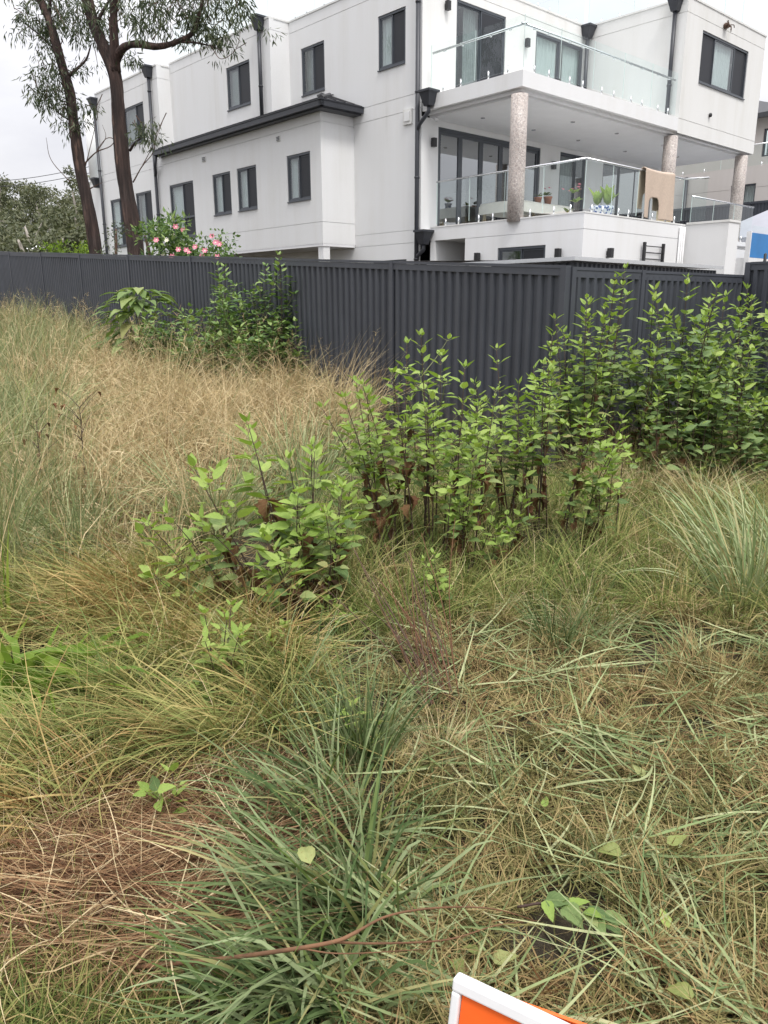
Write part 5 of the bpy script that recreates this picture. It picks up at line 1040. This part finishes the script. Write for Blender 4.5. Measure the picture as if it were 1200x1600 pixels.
# fallen leaves
for k, (px_, py_, s_, a, lab) in enumerate(((972, 1333, .062, 3.0, 'pale yellow green leaf lying in the middle of the clippings'), (768, 1497, .055, -.2, 'fallen leaf pointing right above the orange sign'), (748, 1490, .045, 2.6, 'smaller fallen leaf touching the one above the orange sign'), (710, 1498, .055, -1.4, 'pale leaf standing at the end of the green tussock'), (1008, 1213, .042, 2.2, 'tiny pale leaf at the back of the clippings'), (850, 1262, .045, 1.2, 'small bright leaf left of the clearing centre'), (1085, 1555, .055, 2.9, 'pale leaf in the lower right corner'), (1042, 1318, .05, .2, 'thin pale leaf right of the clearing centre'), (485, 1350, .075, 1.9, 'pale leaf caught on top of the middle tussock'), (1045, 1450, .05, 1.6, 'green leaf half buried in clippings at right'), (940, 790, .06, .4, 'leaf lying behind the right weeds'), (600, 1155, .05, 2.5, 'yellow green leaf by the upright tuft'), (5, 1362, .05, .3, 'green leaf at the left edge on red thatch'))):
    g = above(px_, py_, .34 if k == 8 else .12 if k == 11 else .075); z = g[2]; o = inst('fallen_leaf', LFALL[k % 3] if k not in (5, 9, 12) else LY[0], None, Matrix.Translation(g) @ frame(Vector((math.cos(a), math.sin(a), .12)), Vector((random.uniform(-.3, .3), -.35, 1))) @ Matrix.Scale(s_*1.2, 4)); tag(o, lab, 'leaf')
# fallen branch, dead stalks
def gpt(x, y, dz): g = gp(x, y); return Vector((g[0], g[1], float(gz(np.array(g[0]), np.array(g[1])))+dz))
t = empty('fallen_branch', above(210, 1512, .1), 0, 'long thin red brown branch lying across the front tussocks', 'branch'); o0 = Vector(t.location)
def stick(pts, r0, r1, name, par): b = MB(); P = round_tube([p-o0 for p in pts], 6); b.tube(P, [r0+(r1-r0)*i/(len(P)-1) for i in range(len(P))], 7); return b.build(name, BRANCH, par, True)
stick([above(205, 1512, .08), above(330, 1500, .17), above(430, 1487, .25), above(520, 1472, .29), above(560, 1455, .30)], .0052, .004, 'stem', t)
stick([above(550, 1460, .295), above(610, 1430, .26), above(690, 1418, .17), above(770, 1420, .10), above(835, 1438, .05)], .0032, .0013, 'twig', t)
stick([above(520, 1472, .29), above(600, 1474, .24), above(700, 1468, .12), above(780, 1445, .06), above(845, 1438, .05)], .0028, .0013, 'twig', t)
stick([above(470, 1482, .27), above(540, 1490, .27), above(680, 1482, .12)], .002, .001, 'twig', t)
t = empty('dead_stalks', gpt(690, 1080, 0), 0, 'bunch of dead red brown stalks leaning left from the middle of the clearing edge', 'dead plant'); o0 = Vector(t.location); rr = random.Random(6)
for k in range(34):
    bx, by = rr.uniform(655, 720), rr.uniform(1050, 1120); b0 = gpt(bx, by, .0); L_ = rr.uniform(.3, .75); az_ = rr.gauss(2.25, .35); ln = rr.uniform(.35, 1.0); e = b0+Vector((math.cos(az_)*math.sin(ln), math.sin(az_)*math.sin(ln), math.cos(ln)))*L_
    b = MB(); m_ = b0.lerp(e, .5)+Vector((rr.uniform(-.03, .03), rr.uniform(-.03, .03), .03)); P = round_tube([b0-o0, m_-o0, e-o0], 4); b.tube(P, [.0034-.002*i/(len(P)-1) for i in range(len(P))], 5, False); b.build('stalk', TWIGB if k % 2 else BRANCH, t, True)
for kx, (bx, by, h, lab) in enumerate(((137, 800, .75, 'dark dead weed skeleton standing in the tall straw'), (68, 790, .6, 'thin dark dead stem among grass at the left edge'))):
    t = empty('dead_weed', gpt(bx, by, 0), 0, lab, 'dead plant'); rr = random.Random(kx+3); b = MB(); P = round_tube([(0, 0, 0), (.01, 0, h*.5), (.02, 0, h)], 8); b.tube(P, [.006-.004*i/(len(P)-1) for i in range(len(P))], 6); b.build('stem', STEMD, t, True)
    for k in range(16):
        p = P[rr.randrange(5, len(P))]; a = rr.uniform(0, 6.283); e = p+Vector((math.cos(a), math.sin(a), .9))*rr.uniform(.05, .16); b = MB(); b.tube([p, p.lerp(e, .5)+Vector((0, 0, .01)), e], [.0025, .002, .001], 4, False); b.build('twig', STEMD, t)
        if k % 2: put_leaf(t, rr.choice(LX), e, Vector((math.cos(a), math.sin(a), -.8)), Vector((0, 0, 1)), .05, 'dry_leaf')

# ------------------------------------------------------------------ orange and white sign frame at the viewer's feet
def sign():
    zt_ = .36
    def at_z(x, y): d = ray(x, y); return Vector(CAM+d*((zt_-H)/d[2]))
    a, b_ = at_z(712, 1522), at_z(890, 1606); e = (b_-a).normalized(); rz = math.atan2(e.y, e.x)
    t = empty('folding_sign', (a.x, a.y, 0), rz, 'white framed orange folding sign standing at the bottom edge', 'sign'); Ht, Wd = .40, .62
    m = Matrix.Translation((0, 0, zt_)) @ Matrix.Rotation(R(-12), 4, 'X')
    def bar(x0, x1, z0, z1, name, mt, y0=-.014, y1=.014, bev=.005):
        b = MB(); b.box(x0, x1, y0, y1, z0, z1); o = b.build(name, mt, t); o.matrix_basis = m; bv = o.modifiers.new('soft', 'BEVEL'); bv.width = bev; bv.segments = 3; return o
    bar(0, Wd, -.026, 0, 'top_bar', WHITE); bar(0, .018, -Ht+.03, -.027, 'side_bar', WHITE); bar(Wd-.018, Wd, -Ht+.03, -.027, 'side_bar', WHITE); bar(.019, Wd-.019, -Ht+.03, -Ht+.05, 'foot_bar', WHITE)
    bar(.019, Wd-.019, -Ht+.051, -.027, 'front_panel', ORANGE, -.004, .004, .001)
    c0, c1 = at_z(752, 1541), at_z(925, 1602); e2_ = (c1-c0).normalized()
    m = t.matrix_basis.inverted() @ Matrix.Translation((a.x, a.y, 0)) @ Matrix.Identity(4)
    L0 = Matrix.Rotation(-rz, 4, 'Z') @ (c0-a); m = Matrix.Translation((L0.x, L0.y, zt_-.004)) @ Matrix.Rotation(math.atan2(e2_.y, e2_.x)-rz, 4, 'Z') @ Matrix.Rotation(R(14), 4, 'X')
    bar(-.02, Wd-.06, -Ht+.02, .0, 'rear_panel', ORANGE, -.003, .003, .001)
sign()
